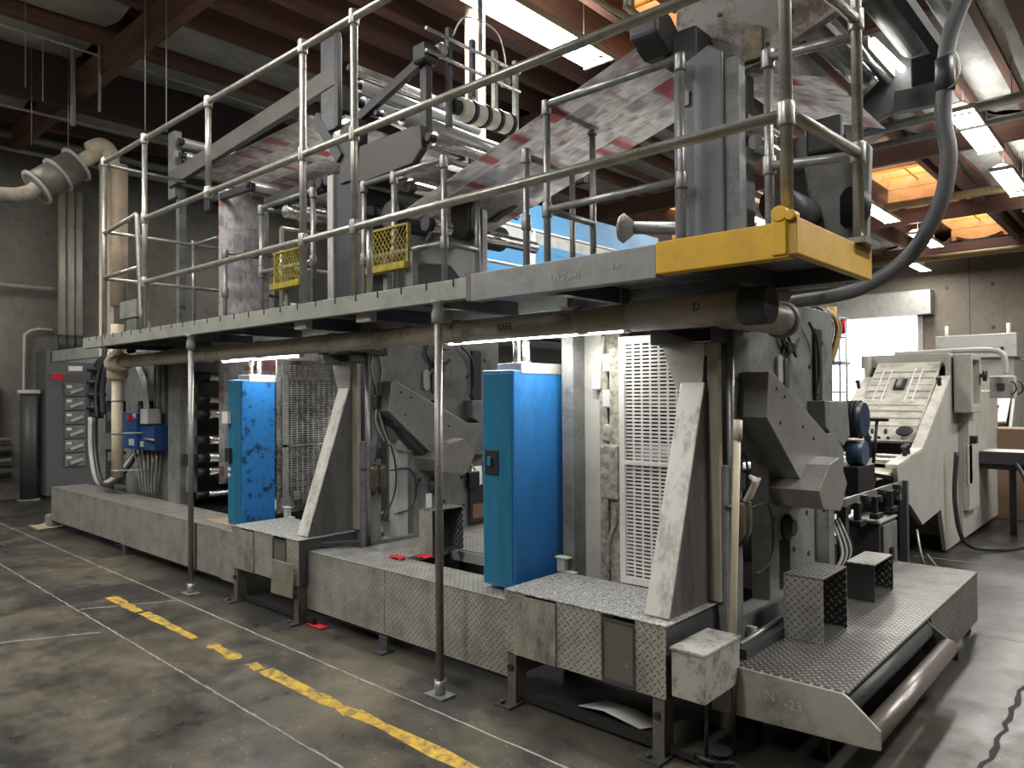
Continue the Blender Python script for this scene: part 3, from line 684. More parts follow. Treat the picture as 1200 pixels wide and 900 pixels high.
for p in ((-10.22, 3.1), (-10.4, 2.75)): MB().cyl((p[0], p[1], 4.7), (p[0], p[1], 6.0), .006, 6).build('hanger_wire', GALVD, fd)
# ------------------------------------------------------------------ tread-plate covers along the foot of the press
def cover(name, label, x0, x1, y0, y1, z0, z1, mat=None, topmat=None, top=True, seam=None):
    t = thing(name, label, 'cover', ((x0 + x1) / 2, (y0 + y1) / 2, z0), 'tread plate covers along the press')
    MB().box(x0, x1, y0, y0 + .006, z0, z1).build('front_plate', mat or DIAF, t)
    MB().box(x0, x1, y0 - .004, y1, z1, z1 + .006).build('top_plate', topmat or DIAF, t, .002)
    MB().box(x0 + .002, x0 + .008, y0 + .008, y1, z0, z1).build('side_plate', GREY, t)
    MB().box(x1 - .008, x1 - .002, y0 + .008, y1, z0, z1).build('side_plate', GREY, t)
    MB().box(x0 + .02, x1 - .02, y0 + .03, y0 + .06, z0 - .03, z0 + .02).build('support_rail', BLACK, t)
    return t
def foot(t, x, y, z1, mat=GREYD):
    m = MB(); m.box(x - .04, x + .04, y, y + .01, 0.01, z1); m.box(x - .045, x + .045, y - .05, y + .06, 0, .012); m.build('foot', mat, t, .002)
t = cover('tread_plate_cover', 'far left tread plate box cover, first beside the sawdust pile', -10.25, -8.02, 2.93, 3.32, .10, .50)
m = MB(); m.box(-8.3, -7.9, 2.96, 3.0, .05, .10); m.box(-7.98, -7.92, 2.92, 2.98, 0, .1); m.build('foot', GREYD, t)
t = cover('tread_plate_cover', 'long tread plate box cover behind the far support post', -8.01, -5.86, 2.92, 3.32, .10, .50)
m = MB(); m.box(-6.34, -6.325, 2.905, 2.92, .1, .5); m.build('seam_strip', GREYD, t)
t = cover('tread_plate_cover', 'short tread plate cover with dirty corner, left of the far raised box', -5.855, -5.5, 2.90, 3.28, .10, .50)
MB().box(-6.35, -5.75, 3.02, 3.2, .507, .515).build('loose_board', WOODB, t)
t = cover('tread_plate_cover', 'clean tread plate cover panel between the two raised boxes, left half', -4.60, -3.70, 2.90, 3.20, .10, .50, DIA, DIA)
foot(t, -3.68, 2.87, .1)
t = cover('tread_plate_cover', 'clean tread plate cover panel behind the near support post', -3.695, -2.62, 2.90, 3.20, .10, .50, DIA, DIA)
t = thing('aisle_floor', 'tread plate walking deck in the aisle behind the low covers', 'deck', (-3.8, 4.0, 0), None)
MB().box(-4.45, -3.95, 3.2, 4.9, .44, .48).build('side_deck', DIA, t)
MB().box(-3.95, -2.7, 3.72, 4.9, .44, .48).build('deck_plate', DIA, t, .002)
m = MB();
for (x, y) in ((-4.4, 3.3), (-4.4, 4.8), (-2.8, 3.8), (-2.8, 4.8), (-3.9, 3.8)): m.box(x - .03, x + .03, y - .03, y + .03, 0, .44)
m.build('leg', GREYD, t)
MB().box(-3.95, -2.7, 3.70, 3.72, .40, .47).build('edge_strip', GREYL, t)

def raised_box(dx, label, near):
    t = thing('raised_step_box', label, 'step box', (-2.13 + dx, 3.0, 0), 'raised tread plate boxes on adjustable feet')
    x0, x1, y0, y1, z0, z1 = -2.60 + dx, -1.655 + dx, 2.82, 3.30, .27, .585
    MB().box(x0, x1 + .01, y0 - .006, y1, z1, z1 + .008).build('top_plate', DIAT, t, .003, label='powdery speckled tread plate top')
    MB().box(x0, x0 + .14, y0, y0 + .006, z0, z1).build('front_plate', DIA, t)
    MB().box(x0 + .07, x0 + .34, y0 - .009, y0 - .001, z0 + .0, z1 - .01).build('scuffed_plate', paint('smeared_steel_plate', (0.42, 0.41, 0.36), 0.35, 0.45, dirt=(0.04, 0.04, 0.035), grime=0.95, scale=6, lo=.42, hi=.66, stretch=(1.5, 1, .6)), t, label='smeared flat steel plate')
    MB().box(x0 + .34, x1 - .335, y0, y0 + .006, z0, z1).build('front_plate', DIA, t)
    m = MB(); m.frame('y', [(x1 - .335, z0), (x1 - .155, z0), (x1 - .155, z1 - .02), (x1 - .335, z1 - .02)], [(x1 - .325, z0 + .02), (x1 - .165, z0 + .02), (x1 - .165, z1 - .03), (x1 - .325, z1 - .03)], y0 - .006, y0 + .006)
    m.build('hatch_frame', GREYD, t)
    MB().box(x1 - .325, x1 - .165, y0 - .001, y0 + .004, z0 + .02, z1 - .03).build('access_hatch', paint('dark_hatch', (0.16, 0.15, 0.13), 0.4, 0.4, dirt=(0.42, 0.40, 0.34), grime=0.8, scale=9, lo=.55, hi=.75), t, label='dark scraped access hatch')
    MB().box(x1 - .155, x1, y0, y0 + .006, z0, z1).build('front_plate', DIA, t)
    MB().box(x1 - .006, x1 + .0, y0 + .006, y1, z0, z1).build('side_plate', GREYD, t)
    MB().box(x0, x0 + .006, y0 + .006, y1, z0, z1).build('side_plate', GREYD, t)
    m = MB(); m.box(x0 - .02, x0 + .03, y1 - .02, y1 + .02, z1 + .008, z1 + .09); m.box(x0 - .03, x0 + .06, y1 - .03, y1 + .02, z1 + .085, z1 + .095); m.box(x0 - .02, x0 + .1, y1 - .02, y1 + .02, z1 + .008, z1 + .016); m.build('cable_bracket', BRACE, t, .003)
    for x in (x0 + .035, x1 - .045):
        leg = MB(); leg.box(x - .03, x + .03, y0 + .012, y0 + .022, .01, z1 - .02); leg.box(x + .022, x + .03, y0 + .02, y0 + .09, .01, z1 - .02); leg.box(x - .03, x + .03, y0 + .01, y0 + .024, .01, .16)
        lg = leg.build('leg', paint('brown_steel_leg', (0.17, 0.155, 0.13), 0.45, 0.4, grime=0.6, scale=10), t, .002)
        MB().cyl((x - .005, y0 + .0, .19), (x - .005, y0 + .02, .19), .017, 8).build('bolt', BLACK, lg)
        f = MB(); f.box(x - .06, x + .045, y0 - .06, y0 + .06, 0, .012); f.cyl((x - .03, y0 - .03, .012), (x - .03, y0 - .03, .03), .014, 6); f.build('foot_plate', GREYD, lg)
    MB().box(x0 - .0, x1 + .1, y0 + .05, y0 + .08, .02, .05).build('base_bar', BLACK, t)
    return t
raised_box(0, 'nearest raised tread plate box with dark access hatch, on tall adjustable legs', True)
raised_box(-2.9, 'farther raised tread plate box between the two blue cabinets', False)
# bent dangling plate by the far box
t = MB().obox((-4.66, 2.76, .32), (.10, .004, .12), (.9, .25, -.1), (0.2, 1, 0), (.1, 0, 1)).build('bent_plate', paint('bent_plate', (0.30, 0.28, 0.24), 0.5, 0.3, grime=0.6), None, .002, label='bent scrap plate hanging crooked at the corner of the far raised box', label_cat='plate')
t = MB().beam((-4.62, 2.95, .53), (-4.38, 3.22, .54), .035, .035).build('squeegee_bar', RUBBER, None, .006, label='black rubber bar lying on the cover end beside the far raised box', label_cat='bar')
for (x, y, l_) in ((-3.93, 3.24, 'red crumpled rag nearer the step box leg'), (-3.80, 3.36, 'red crumpled rag behind the first one')):
    m = MB(); rr = random.Random(int(x * 100))
    rows = [[(x + i * .028 + rr.uniform(-.01, .01), y - .12 + j * .022, .508 + rr.random() * .02) for j in range(4)] for i in range(5)]
    m.sheet(rows, .002).build('red_rag', RED, None, label=l_ if True else '', label_cat='rag', group='red rags on the tread plate')
m = MB(); rr = random.Random(5)
m.sheet([[(-4.52 + i * .035, 2.86 + j * .04, .004 + rr.random() * .01) for j in range(3)] for i in range(6)], .0015).build('red_rag', RED, None, label='red rag on the floor beneath the clean cover', label_cat='rag', group='red rags on the tread plate')
m = MB(); m.sheet([[(-2.28, 3.02, .012), (-2.2, 3.16, .016)], [(-2.1, 2.98, .05), (-2.0, 3.10, .05)], [(-1.9, 3.0, .012), (-1.83, 3.12, .013)]], .0015).build('newspaper_sheet', PAPER, None, label='white folded newspaper sheet on the floor under the near raised box', label_cat='paper')
# sawdust pile at the far end
m = MB(); rr = random.Random(9)
rows = []
for i in range(8):
    rows.append([(-10.5 + i * .06 - .12, 2.78 + j * .05, .004 + max(0, .07 - .03 * math.hypot(i - 3.5, (j - 3.5))) + rr.random() * .012) for j in range(8)])
sd = m.sheet(rows, .003).build('absorbent_pile', paint('sawdust', (0.42, 0.35, 0.23), 0.95, grime=0.4, scale=40), None, label='small heap of tan absorbent at the far left cover foot', label_cat='sawdust'); sd['kind'] = 'stuff'
MB().box(-10.42, -10.27, 2.9, 3.05, 0, .16).build('rag_block', paint('dirty_rag', (0.25, 0.23, 0.19), 0.9, grime=0.6, scale=20), None, .03, label='dirty lump of rag by the far left end of the covers', label_cat='rag')

# small speckled box on a thin leg
t = thing('junction_box', 'speckled grey steel junction box beside the nearest raised box', 'box', (-1.5, 2.98, .2))
MB().box(-1.61, -1.455, 2.79, 3.12, .31, .515).build('housing', BOXG, t, .004)
MB().box(-1.615, -1.45, 2.785, 3.125, .505, .52).build('lid', BOXG, t, .003)
for (x, y) in ((-1.55, 2.98), (-1.47, 3.08)): MB().cyl((x, y, 0), (x, y, .31), .009, 8).build('leg', GREYD, t)
t = thing('floor_valve', 'small black pipe valve lying on the floor below the junction box', 'valve', (-1.45, 3.0, 0))
MB().tube(smooth_path([(-1.62, 2.92, .03), (-1.5, 2.9, .03), (-1.4, 2.95, .03), (-1.36, 2.88, .03)], 5), .012, 8).build('pipe', BLACK, t); MB().lathe((-1.47, 2.95, .0), (0, 0, 1), [(0, .04), (.02, .05), (.05, .03), (.06, .05), (.07, .05)], 12).build('valve_body', BLACK, t)

# ------------------------------------------------------------------ blue cabinets
def cabinet(dx, label, y1, near):
    x0, x1, y0, z0, z1 = -2.93 + dx, -2.69 + dx, 3.0, .53, 1.735
    t = thing('blue_cabinet', label, 'cabinet', ((x0 + x1) / 2, y0 + .2, z0), 'tall blue control cabinets on the press')
    MB().box(x0, x1, y0, y1, z0, z1).build('body', BLUE if near else BLUEB, t, .008)
    MB().box(x0 + .012, x1 - .012, y0 - .006, y0, z0 + .02, z1 - .02).build('front_door', paint('shaded_blue_front', (0.02, 0.17, 0.30), 0.35, 0.0, dirt=(0.01, 0.07, 0.12), grime=0.7, scale=3, stretch=(2, 1, .2)), t, .003, label='front door painted darker teal as the shaded side')  # shade of the front face is put into its darker teal
    if near:
        MB().box(x0 + .03, x0 + .13, y0 - .014, y0 - .006, 1.15, 1.29).build('switch_plate', BLACK, t, .004)
        MB().box(x0 + .06, x0 + .085, y0 - .028, y0 - .014, 1.2, 1.25).build('rotary_switch', paint('teal_knob', (0.02, 0.2, 0.33), 0.4), t, .003)
        MB().cyl((x0 - .02, y0 + .04, 1.2), (x0, y0 + .04, 1.2), .02).build('side_knob', BLACK, t)
    else:
        MB().box(x0 - .03, x0 + .07, y0 - .04, y0 - .006, 1.37, 1.47).build('label_box', WHITE, t, .004)
        MB().box(x0 + .0, x0 + .08, y0 - .03, y0 - .006, 1.05, 1.17).build('handle', BLACK, t, .004)
        for z in (.98, .93): MB().box(x0 + .02, x0 + .06, y0 - .012, y0 - .006, z, z + .025).build('label_plate', WHITE, t)
        MB().cyl((x0 - .02, y0 + .04, 1.6), (x0, y0 + .04, 1.6), .02).build('side_knob', BLACK, t)
    MB().box(x0 + .06, x1 + .004, y0 + .06, y1 + .004, z1 - .02, z1 + .04).build('top_tray', GREYL, t, .003)
    for k, yy in enumerate((y0 + .12, y0 + .20)):
        MB().tube(smooth_path([(x1 - .08, yy, z1), (x1 - .08, yy, z1 + .1), (x1 - .10, yy + .02, 1.9)], 4), .021, 10).build('flexible_conduit', STEEL, t)
        MB().cyl((x1 - .08, yy, z1 + .02), (x1 - .08, yy, z1 + .05), .03, 10).build('conduit_nut', STEEL, t)
    for (bx, by) in ((x0 + .04, y0 + .05), (x1 - .04, y0 + .05)): pass
    MB().box(x0 + .04, x1 - .04, y0 + .1, y1 - .02, z0 - .06, z0 + .02).build('mounting_foot', GREYD, t)
    return t
cabinet(0, 'nearest tall blue cabinet with black switch plate on its narrow front', 3.50, True)
cabinet(-2.99, 'farther blue cabinet, scuffed, with white label box and black handle', 3.30, False)

# ------------------------------------------------------------------ perforated guards
def perf(name, label, axis, at, u0, u1, z0, z1, mat, mat2, nu, nz, split):
    """real slotted sheet: bars left between rows and columns of slots"""
    t = thing(name, label, 'guard panel', ((at, (u0 + u1) / 2, z0) if axis == 'x' else ((u0 + u1) / 2, at, z0)), 'slotted guard panels')
    e = .035; a, b_ = at - .002, at + .002
    def bx(m, ua, ub, za, zb, a=a, b_=b_):
        if axis == 'x': m.box(a, b_, ua, ub, za, zb)
        else: m.box(ua, ub, a, b_, za, zb)
    m = MB()
    fr = MB(); fr.frame(axis, [(u0, z0), (u1, z0), (u1, z1), (u0, z1)], [(u0 + e, z0 + e), (u1 - e, z0 + e), (u1 - e, z1 - e), (u0 + e, z1 - e)], a - .006, b_ + .006)
    fr.build('frame', mat, t)
    for (za, zb, mm) in ((z0 + e, split - .008, mat2), (split + .008, z1 - e, mat)):
        n = max(2, int(round(nz * (zb - za) / (z1 - z0)))); ph = (zb - za) / n
        us = []; pu = (u1 - u0 - 2 * e) / nu
        for i in range(nu):
            us += [u0 + e + pu * i + .006, u0 + e + pu * (i + 1) - .006]
        us = [u0 + e - .001] + us + [u1 - e + .001]
        zs = []
        for j in range(n): zs += [za + ph * j + ph * .27, za + ph * (j + 1) - ph * .27]
        zs = [za] + zs + [zb]
        holes = {(1 + 2 * i, 1 + 2 * j) for i in range(nu) for j in range(n)}
        MB().cells(axis, us, zs, holes, a, b_).build('slotted_sheet', mm, t)
    m = MB(); bx(m, u0 + e, u1 - e, split - .01, split + .01, a - .006, b_ + .008); m.build('centre_bar', mat, t)
    return t
perf('perforated_guard', 'white slotted guard panel standing behind the nearest raised box', 'y', 3.30, -2.20, -1.72, .60, 1.90, PANEL, PANEL, 8, 66, 1.235)
fp = perf('perforated_guard', 'grimy slotted guard door swung open beside the farther blue cabinet', 'x', -5.68, 3.31, 3.98, .60, 1.905, PANELD, PANELD, 11, 66, 1.17)
MB().box(-5.675, -5.655, 3.46, 3.52, .70, .78).build('latch', STEEL, fp, .003)
MB().box(-5.675, -5.67, 3.36, 3.42, .62, 1.88).build('hinge_strip', STEEL, fp)

# ------------------------------------------------------------------ printing units
def unit(label):
    t = thing('printing_unit', label, 'printing press', (-2.1, 4.0, 0), 'printing units of the press')
    XF = -1.60
    G = GREY
    # end plate seen from the right, with its window and openings
    ys = [3.30, 3.40, 3.48, 3.80, 3.93, 4.08, 4.25, 4.45, 4.70, 4.80]; zs = [.30, .50, .60, .80, .98, 1.25, 1.40, 2.10]
    hl = {(2, 1), (2, 2), (2, 3), (2, 4), (4, 1), (4, 2), (7, 2), (7, 3), (7, 1), (6, 4), (0, 5), (0, 6)}
    MB().cells('x', ys, zs, hl, XF - .10, XF).build('end_frame', G, t, .004)
    MB().cells('x', [3.34, 3.48, 3.80, 4.8], [.30, .50, 1.25, 2.10], {(1, 1)}, -2.62, -2.54).build('inner_frame', GREY, t)
    MB().box(-1.68, -1.62, 3.275, 3.31, .60, 1.88).build('front_flange', paint('tan_grey_flange', (0.40, 0.36, 0.29), 0.45, 0.1, grime=.4, stretch=(1, 1, .3)), t, .003, label='tan painted front flange')
    MB().cyl((-1.60, 3.36, .35), (-1.60, 3.36, 2.05), .02, 12).build('vertical_shaft', GALVD, t)
    MB().box(-2.66, -2.575, 3.40, 3.5, .30, 2.08).build('tan_column', WOODB, t, .004, label='tan column beside the blue cabinet')
    MB().box(-2.575, -2.42, 3.45, 3.55, .30, 2.05).build('column', GREYL, t, .004)
    cr = MB(); cr.box(-2.42, -2.36, 3.42, 3.52, .45, 1.75); cr.box(-2.40, -2.30, 3.46, 3.56, .45, 2.0); cr.box(-2.31, -2.22, 3.36, 3.44, .55, 1.85)
    cr.build('ink_crusted_rail', CRUST, t, .01, label='rail caked in pale ink mist')
    b = MB().box(-2.36, -2.24, 3.34, 3.46, 1.02, 1.32).build('ink_motor_box', CRUST, t, .012)
    for z in (1.08, 1.14, 1.20, 1.26): MB().cyl((-2.24, 3.40, z), (-2.215, 3.37, z), .02, 10).build('knob', BLACK, b)
    MB().tube(smooth_path([(-2.28, 3.37, 1.0), (-2.27, 3.36, .9), (-2.31, 3.36, .8), (-2.33, 3.38, .62)], 5), .014, 8).build('crusted_hose', CRUST, t)
    m = MB(); m.prism('x', [(3.40, 1.62), (3.42, 1.78), (3.46, 1.93), (3.54, 1.93), (3.54, 1.62)], -2.46, -2.40); m.build('bracket_arm', GREYL, t, .01)
    for k, z in enumerate((1.33, 1.52, 1.72)): MB().box(-2.37, -2.30, 3.38, 3.46, z, z + .10).build('ink_block', GREYL if k else CRUST, t, .01)
    # leaning brace with its gusset plate
    MB().prism('x', [(2.90, .593), (3.30, .593), (3.30, 1.64), (3.25, 1.64)], -1.695, -1.68).build('gusset_plate', paint('streaky_dark_gusset', (0.16, 0.155, 0.145), 0.38, 0.35, dirt=(0.04, 0.04, 0.04), grime=0.8, scale=4, stretch=(1, 1.5, .35)), t)
    a = Vector((-1.735, 2.885, .60)); b_ = Vector((-1.735, 3.24, 1.65))
    MB().beam(a, b_, .125, .012, (0, -1, .2)).build('brace_face', BRACE, t, .003, label='scuffed white sloping brace')
    MB().cyl((-1.75, 3.19, 1.45), (-1.75, 3.175, 1.455), .006, 6).build('screw', BLACK, t)
    MB().prism('y', [(-1.78, 1.62), (-1.70, 1.62), (-1.68, 1.88), (-1.94, 1.90), (-1.84, 1.62)], 3.262, 3.272).build('corner_plate', GREYL, t)
        # guards on the end plate
    MB().prism('x', [(3.47, 1.70), (3.44, 1.48), (3.85, 1.15), (4.30, 1.13), (4.27, 1.36), (3.50, 1.71)], XF, -1.455).build('chain_guard', paint('satin_grey_guard', (0.25, 0.25, 0.235), 0.35, 0.25, grime=0.45, scale=3), t, .004)
    MB().prism('x', [(4.25, 1.36), (4.45, 1.36), (4.62, 1.25), (4.60, 1.08), (4.30, 1.10)], XF, -1.48).build('gear_guard', GREY, t, .004)
    MB().prism('x', [(4.11, 1.25), (4.23, 1.10), (4.12, .96), (3.86, 1.0), (3.80, 1.10), (3.95, 1.22)], XF, -1.34).build('nose_guard', paint('nose_guard_grey', (0.30, 0.285, 0.27), 0.35, 0.3, grime=0.4, scale=3), t, .004)
    MB().prism('x', [(4.36, 1.55), (4.76, 1.54), (4.80, 1.33), (4.68, 1.27), (4.45, 1.36), (4.38, 1.40)], XF, -1.50).build('drive_cover', GREY, t, .006)
    for (y, z, l_) in ((3.93, 1.72, .10), (4.02, 1.70, .10)):
        pts = [(y + .035 * math.cos(q) + (0), z + (.05 if math.sin(q) > 0 else -.05) + .035 * math.sin(q)) for q in [k * PI / 8 for k in range(16)]]
        MB().prism('x', pts, XF, XF + .02).build('oval_cover', GREYL if l_ < 0 or y < 4 else GREYD, t, .004)
    MB().box(XF - .12, XF + .04, 3.32, 3.52, 1.90, 2.02).build('gearbox', BLACK, t, .006)
    m = MB(); m.box(-1.99, -1.55, 3.18, 3.34, 1.915, 1.965); m.box(-1.95, -1.60, 3.2, 3.36, 1.84, 1.915); m.build('drive_bracket', GREYD, t, .006)
    MB().prism('y', [(-2.02, 1.97), (-1.70, 1.84), (-1.62, 1.84), (-1.62, 1.99)], 3.20, 3.30).build('sloped_tray', GREYL, t)
    for (y, z) in ((3.56, 1.62), (3.66, 1.58), (3.90, 1.42), (4.05, 1.35), (4.15, 1.18), (3.60, 1.45)): MB().cyl((-1.457, y, z), (-1.451, y, z), .009, 8).build('guard_bolt', BLACK, t)
    for k, pts in enumerate(([(3.98, 2.05), (3.92, 1.95), (3.98, 1.86), (4.1, 1.84), (4.2, 1.9)], [(4.02, 2.05), (4.0, 1.93), (4.06, 1.85), (4.12, 1.80)], [(4.3, 2.0), (4.42, 1.9), (4.45, 1.7), (4.4, 1.58)])):
        MB().tube(smooth_path([(XF + .02 + .01 * k, y, z) for (y, z) in pts], 6), .009, 7).build('cable', BLACK, t)
    MB().box(XF, XF + .035, 4.0, 4.12, 1.82, 1.88).build('sensor_block', BLACK, t, .006)
    MB().box(XF, XF + .02, 4.45, 4.56, 1.55, 1.98).build('cable_duct', BLACK, t, .004)
    # filter regulator with jars and hoses
    fr = MB(); fr.box(-1.62, -1.56, 3.40, 3.44, 1.02, 1.08); fr.cyl((-1.60, 3.30, 1.05), (-1.60, 3.52, 1.05), .012, 8); f = fr.build('filter_regulator', GREYL if False else paint('brass_grey', (0.10, 0.09, 0.07), 0.4, 0.4, grime=0.6), t)
    for y in (3.40, 3.47): MB().lathe((-1.59, y, 1.04), (0, 0, -1), [(-.03, .03), (-.02, .038), (.03, .042), (.12, .042), (.14, .03), (.19, .012)], 12).build('filter_jar', paint('smoky_jar', (0.09, 0.08, 0.055), 0.2, grime=0.5), f)
    MB().box(-1.64, -1.59, 3.44, 3.50, 1.12, 1.20).build('gauge_block', BLACK, t, .004)
    for pts in ([(3.56, 1.02), (3.74, 1.02), (3.82, .9), (3.78, .72), (3.60, .68)], [(3.42, 1.1), (3.47, 1.3), (3.52, 1.18), (3.5, .9)], [(4.0, 1.85), (3.95, 1.75), (4.05, 1.95), (4.2, 1.98)]):
        MB().tube(smooth_path([(XF + .012, y, z) for (y, z) in pts], 6), .006, 6).build('air_hose', RUBBER, t)
    for (y, z) in ((3.9, 1.3), (4.02, .88), (4.13, .72), (4.35, .66), (4.33, .9), (3.86, .92), (4.6, 1.0), (4.62, .88), (4.4, 1.75), (4.62, 1.9), (4.15, 1.45), (3.87, 1.45)):
        MB().cyl((XF - .005, y, z), (XF + .004, y, z), .016, 10).build('bolt_hole', BLACK, t)
    hub = MB().lathe((XF, 4.02, .86), (1, 0, 0), [(0, .07), (.02, .07), (.03, .045), (.05, .045)], 18).build('bearing_hub', GREYD, t)
    # foot rail and base beams
    MB().box(XF - .13, XF + .02, 3.28, 4.85, .0, .30).build('base_beam', GREYD, t, .006)
    MB().box(-2.64, -2.5, 3.36, 4.85, .0, .30).build('base_beam', GREYD, t, .006)
    MB().cyl((XF + .05, 3.32, .40), (XF + .05, 4.3, .43), .016, 10).build('foot_rail', GALVD, t)
    for y in (3.5, 4.2): MB().box(XF, XF + .05, y, y + .03, .40, .44).build('rail_bracket', BRACE, t)
    # cross shafts and cylinders between the frames
    for (y, z, r) in ((4.1, .75, .13), (4.1, 1.05, .12), (4.1, 1.4, .13), (4.4, 1.05, .15), (4.4, .72, .12), (3.7, 1.7, .08), (4.45, 1.75, .09)):
        MB().cyl((-2.54, y, z), (XF - .10, y, z), r, 18).build('press_cylinder', GREYD if r < .14 else ROLLG, t)
    MB().box(-2.54, XF - .1, 4.68, 4.76, .3, 2.0).build('rear_guard', WHITE, t, label='rear guard, white in place of light coming through the frame window')  # white stands in for light coming through from the far side
    MB().box(-2.54, XF - .1, 3.45, 4.76, 2.04, 2.08).build('top_plate', GREYD, t)
    return t
u1 = unit('near printing unit with white sloping brace, at the right end of the press')
KIDS[u1.name] = kids(u1)
u2 = dup(u1, (-2.9, 0.02, 0), 'middle printing unit across the aisle behind the near support post', skip=('tan_column', 'column', 'ink_crusted_rail', 'ink_motor_box', 'crusted_hose', 'bracket_arm', 'ink_block', 'inner_frame', 'press_cylinder'))
arc = [(3.62 + .05 * k, 1.42 - .34 * (k / 10) ** .7) for k in range(11)]
MB().prism('x', arc + [(y, z - .11 + .03 * abs(i - 5) / 5) for i, (y, z) in enumerate(arc)][::-1], -4.50, -4.40).build('arc_guard', GREYD, u2, .006, label='dark curved guard')
for (y0_, z0_, w_, h_) in ((3.42, 1.50, .09, .10), (3.52, 1.38, .08, .13), (4.40, .80, .12, .14), (4.0, 1.48, .10, .08)): MB().box(-4.49, -4.45, y0_, y0_ + w_, z0_, z0_ + h_).build('valve_block', BLACK, u2, .006)
for pts in ([(3.44, 2.0), (3.40, 1.8), (3.46, 1.6), (3.44, 1.4), (3.52, 1.25)], [(3.46, 1.5), (3.6, 1.2), (3.95, 1.15), (4.3, 1.1), (4.5, .95)], [(3.5, 1.4), (3.62, 1.1), (3.62, .85), (3.5, .65)], [(3.44, 2.0), (3.5, 1.8), (3.47, 1.55)]):
    MB().tube(smooth_path([(-4.485, y, z) for (y, z) in pts], 6), .008, 6).build('air_hose', (RUBBER, CONDUIT)[len(pts) % 2], u2)
MB().box(-4.60, -4.50, 3.66, 3.76, .5, 1.25).build('window_stile', GREYL, u2, label='pale upright in the frame window')
MB().box(-4.49, -4.47, 4.42, 4.70, .50, .82).build('small_window', BLACK, u2, .004); MB().box(-4.475, -4.465, 4.45, 4.67, .54, .66).build('window_view', CARD, u2)
rr = random.Random(21)
MB().sheet([[(-4.62 + rr.uniform(-.03, .03), 3.50 + j * .035, .50 + i * .05 + rr.uniform(-.02, .02)) for j in range(4)] for i in range(5)], .002).build('newspaper_sheet', PAPER, None, label='crumpled newspaper stuffed in the lower window of the middle unit', label_cat='paper')
# upright pole by the near unit
t = thing('pull_handle_pole', 'cream plastic pole leaning upright in front of the near unit end plate', 'pole', (-1.53, 3.22, .1))
MB().tube([(-1.55, 3.22, .02), (-1.525, 3.22, .8), (-1.50, 3.22, 1.46)], .017, 12).build('pole', CREAM, t); MB().cyl((-1.502, 3.22, 1.38), (-1.498, 3.22, 1.475), .021, 12).build('coupling', CREAM, t)
m = MB(); m.sheet([[(-1.56, 3.40, 1.07), (-1.55, 3.47, 1.08)], [(-1.50, 3.39, 1.17), (-1.50, 3.46, 1.19)], [(-1.54, 3.42, 1.20), (-1.53, 3.5, 1.17)]], .01).build('cleaning_rag', RAG, None, .01, label='tan rag stuffed on top of the filter of the near unit', label_cat='rag')
# tube lights below the catwalk, plus added ones inside the units
def worklight(x0, x1, y, z, label, power):
    t = thing('work_light', label, 'light', ((x0 + x1) / 2, y, z), 'fluorescent work lights below the catwalk')
    MB().box(x0, x1, y - .05, y + .05, z + .028, z + .06).build('housing', WHITE, t, .004)
    MB().cyl((x0 + .03, y, z), (x1 - .03, y, z), .019, 12).build('tube', TUBE, t)
    for x in (x0 + .015, x1 - .015): MB().box(x - .012, x + .012, y - .02, y + .02, z - .02, z + .03).build('lamp_holder', WHITE, t)
    for x in (x0 + .05, x1 - .05): MB().cyl((x, y, z + .06), (x, y, 2.17 if z > 1.5 else z + .16), .004, 6).build('hanger_wire', GALVD, t)
    ld_ = bpy.data.lights.new('tube_light', 'AREA'); ld_.shape = 'RECTANGLE'; ld_.size = x1 - x0 - .1; ld_.size_y = .03; ld_.energy = power; ld_.color = (1, .98, .93)
    lo = bpy.data.objects.new('tube_light', ld_); COL.objects.link(lo); lo.parent = t; lo.location = (0, 0, -.03)
worklight(-3.4, -2.05, 3.17, 1.93, 'glowing tube light above the nearest blue cabinet', 9)
worklight(-2.2, -1.85, 4.45, 1.45, 'added tube light hidden inside the near unit to brighten its rear guard', 5)  # added lamp that brightens the view through the frame window
worklight(-5.1, -4.75, 4.45, 1.45, 'added tube light hidden inside the middle unit to brighten its rear guard', 4)  # same added lamp for the middle unit's window
worklight(-6.35, -5.05, 3.17, 1.92, 'glowing tube light above the farther blue cabinet', 6)

# step boxes: one in the aisle, two on the end platform
def step_box(x0, x1, y0, y1, z0, z1, label):
    t = thing('step_box', label, 'step', ((x0 + x1) / 2, (y0 + y1) / 2, z0), 'tread plate step boxes')
    MB().box(x0, x1, y0, y1, z1 - .008, z1).build('top_plate', DIAP, t, .002)
    MB().box(x0, x1, y0, y0 + .008, z0, z1 - .008).build('front_plate', GREYD if 'dark' in label else DIA, t)
    MB().box(x0, x0 + .008, y0 + .01, y1, z0, z1 - .008).build('back_plate', GREYD, t)
    MB().box(x0, x1, y1 - .008, y1, z0, z1 - .008).build('side_plate', DIAP, t)
    MB().box(x0 + .01, x1 - .01, y0 + .01, y1 - .01, z0, z0 + .006).build('bottom_plate', GREYD, t)
    return t
step_box(-3.90, -3.77, 3.36, 3.66, .506, .81, 'tall tread plate step box in the aisle beside the near support post')
step_box(-1.46, -1.27, 3.63, 3.98, .386, .70, 'taller tread plate step box standing on the end platform')
step_box(-1.46, -1.30, 4.55, 4.93, .386, .60, 'smaller dark step box farther back on the end platform')

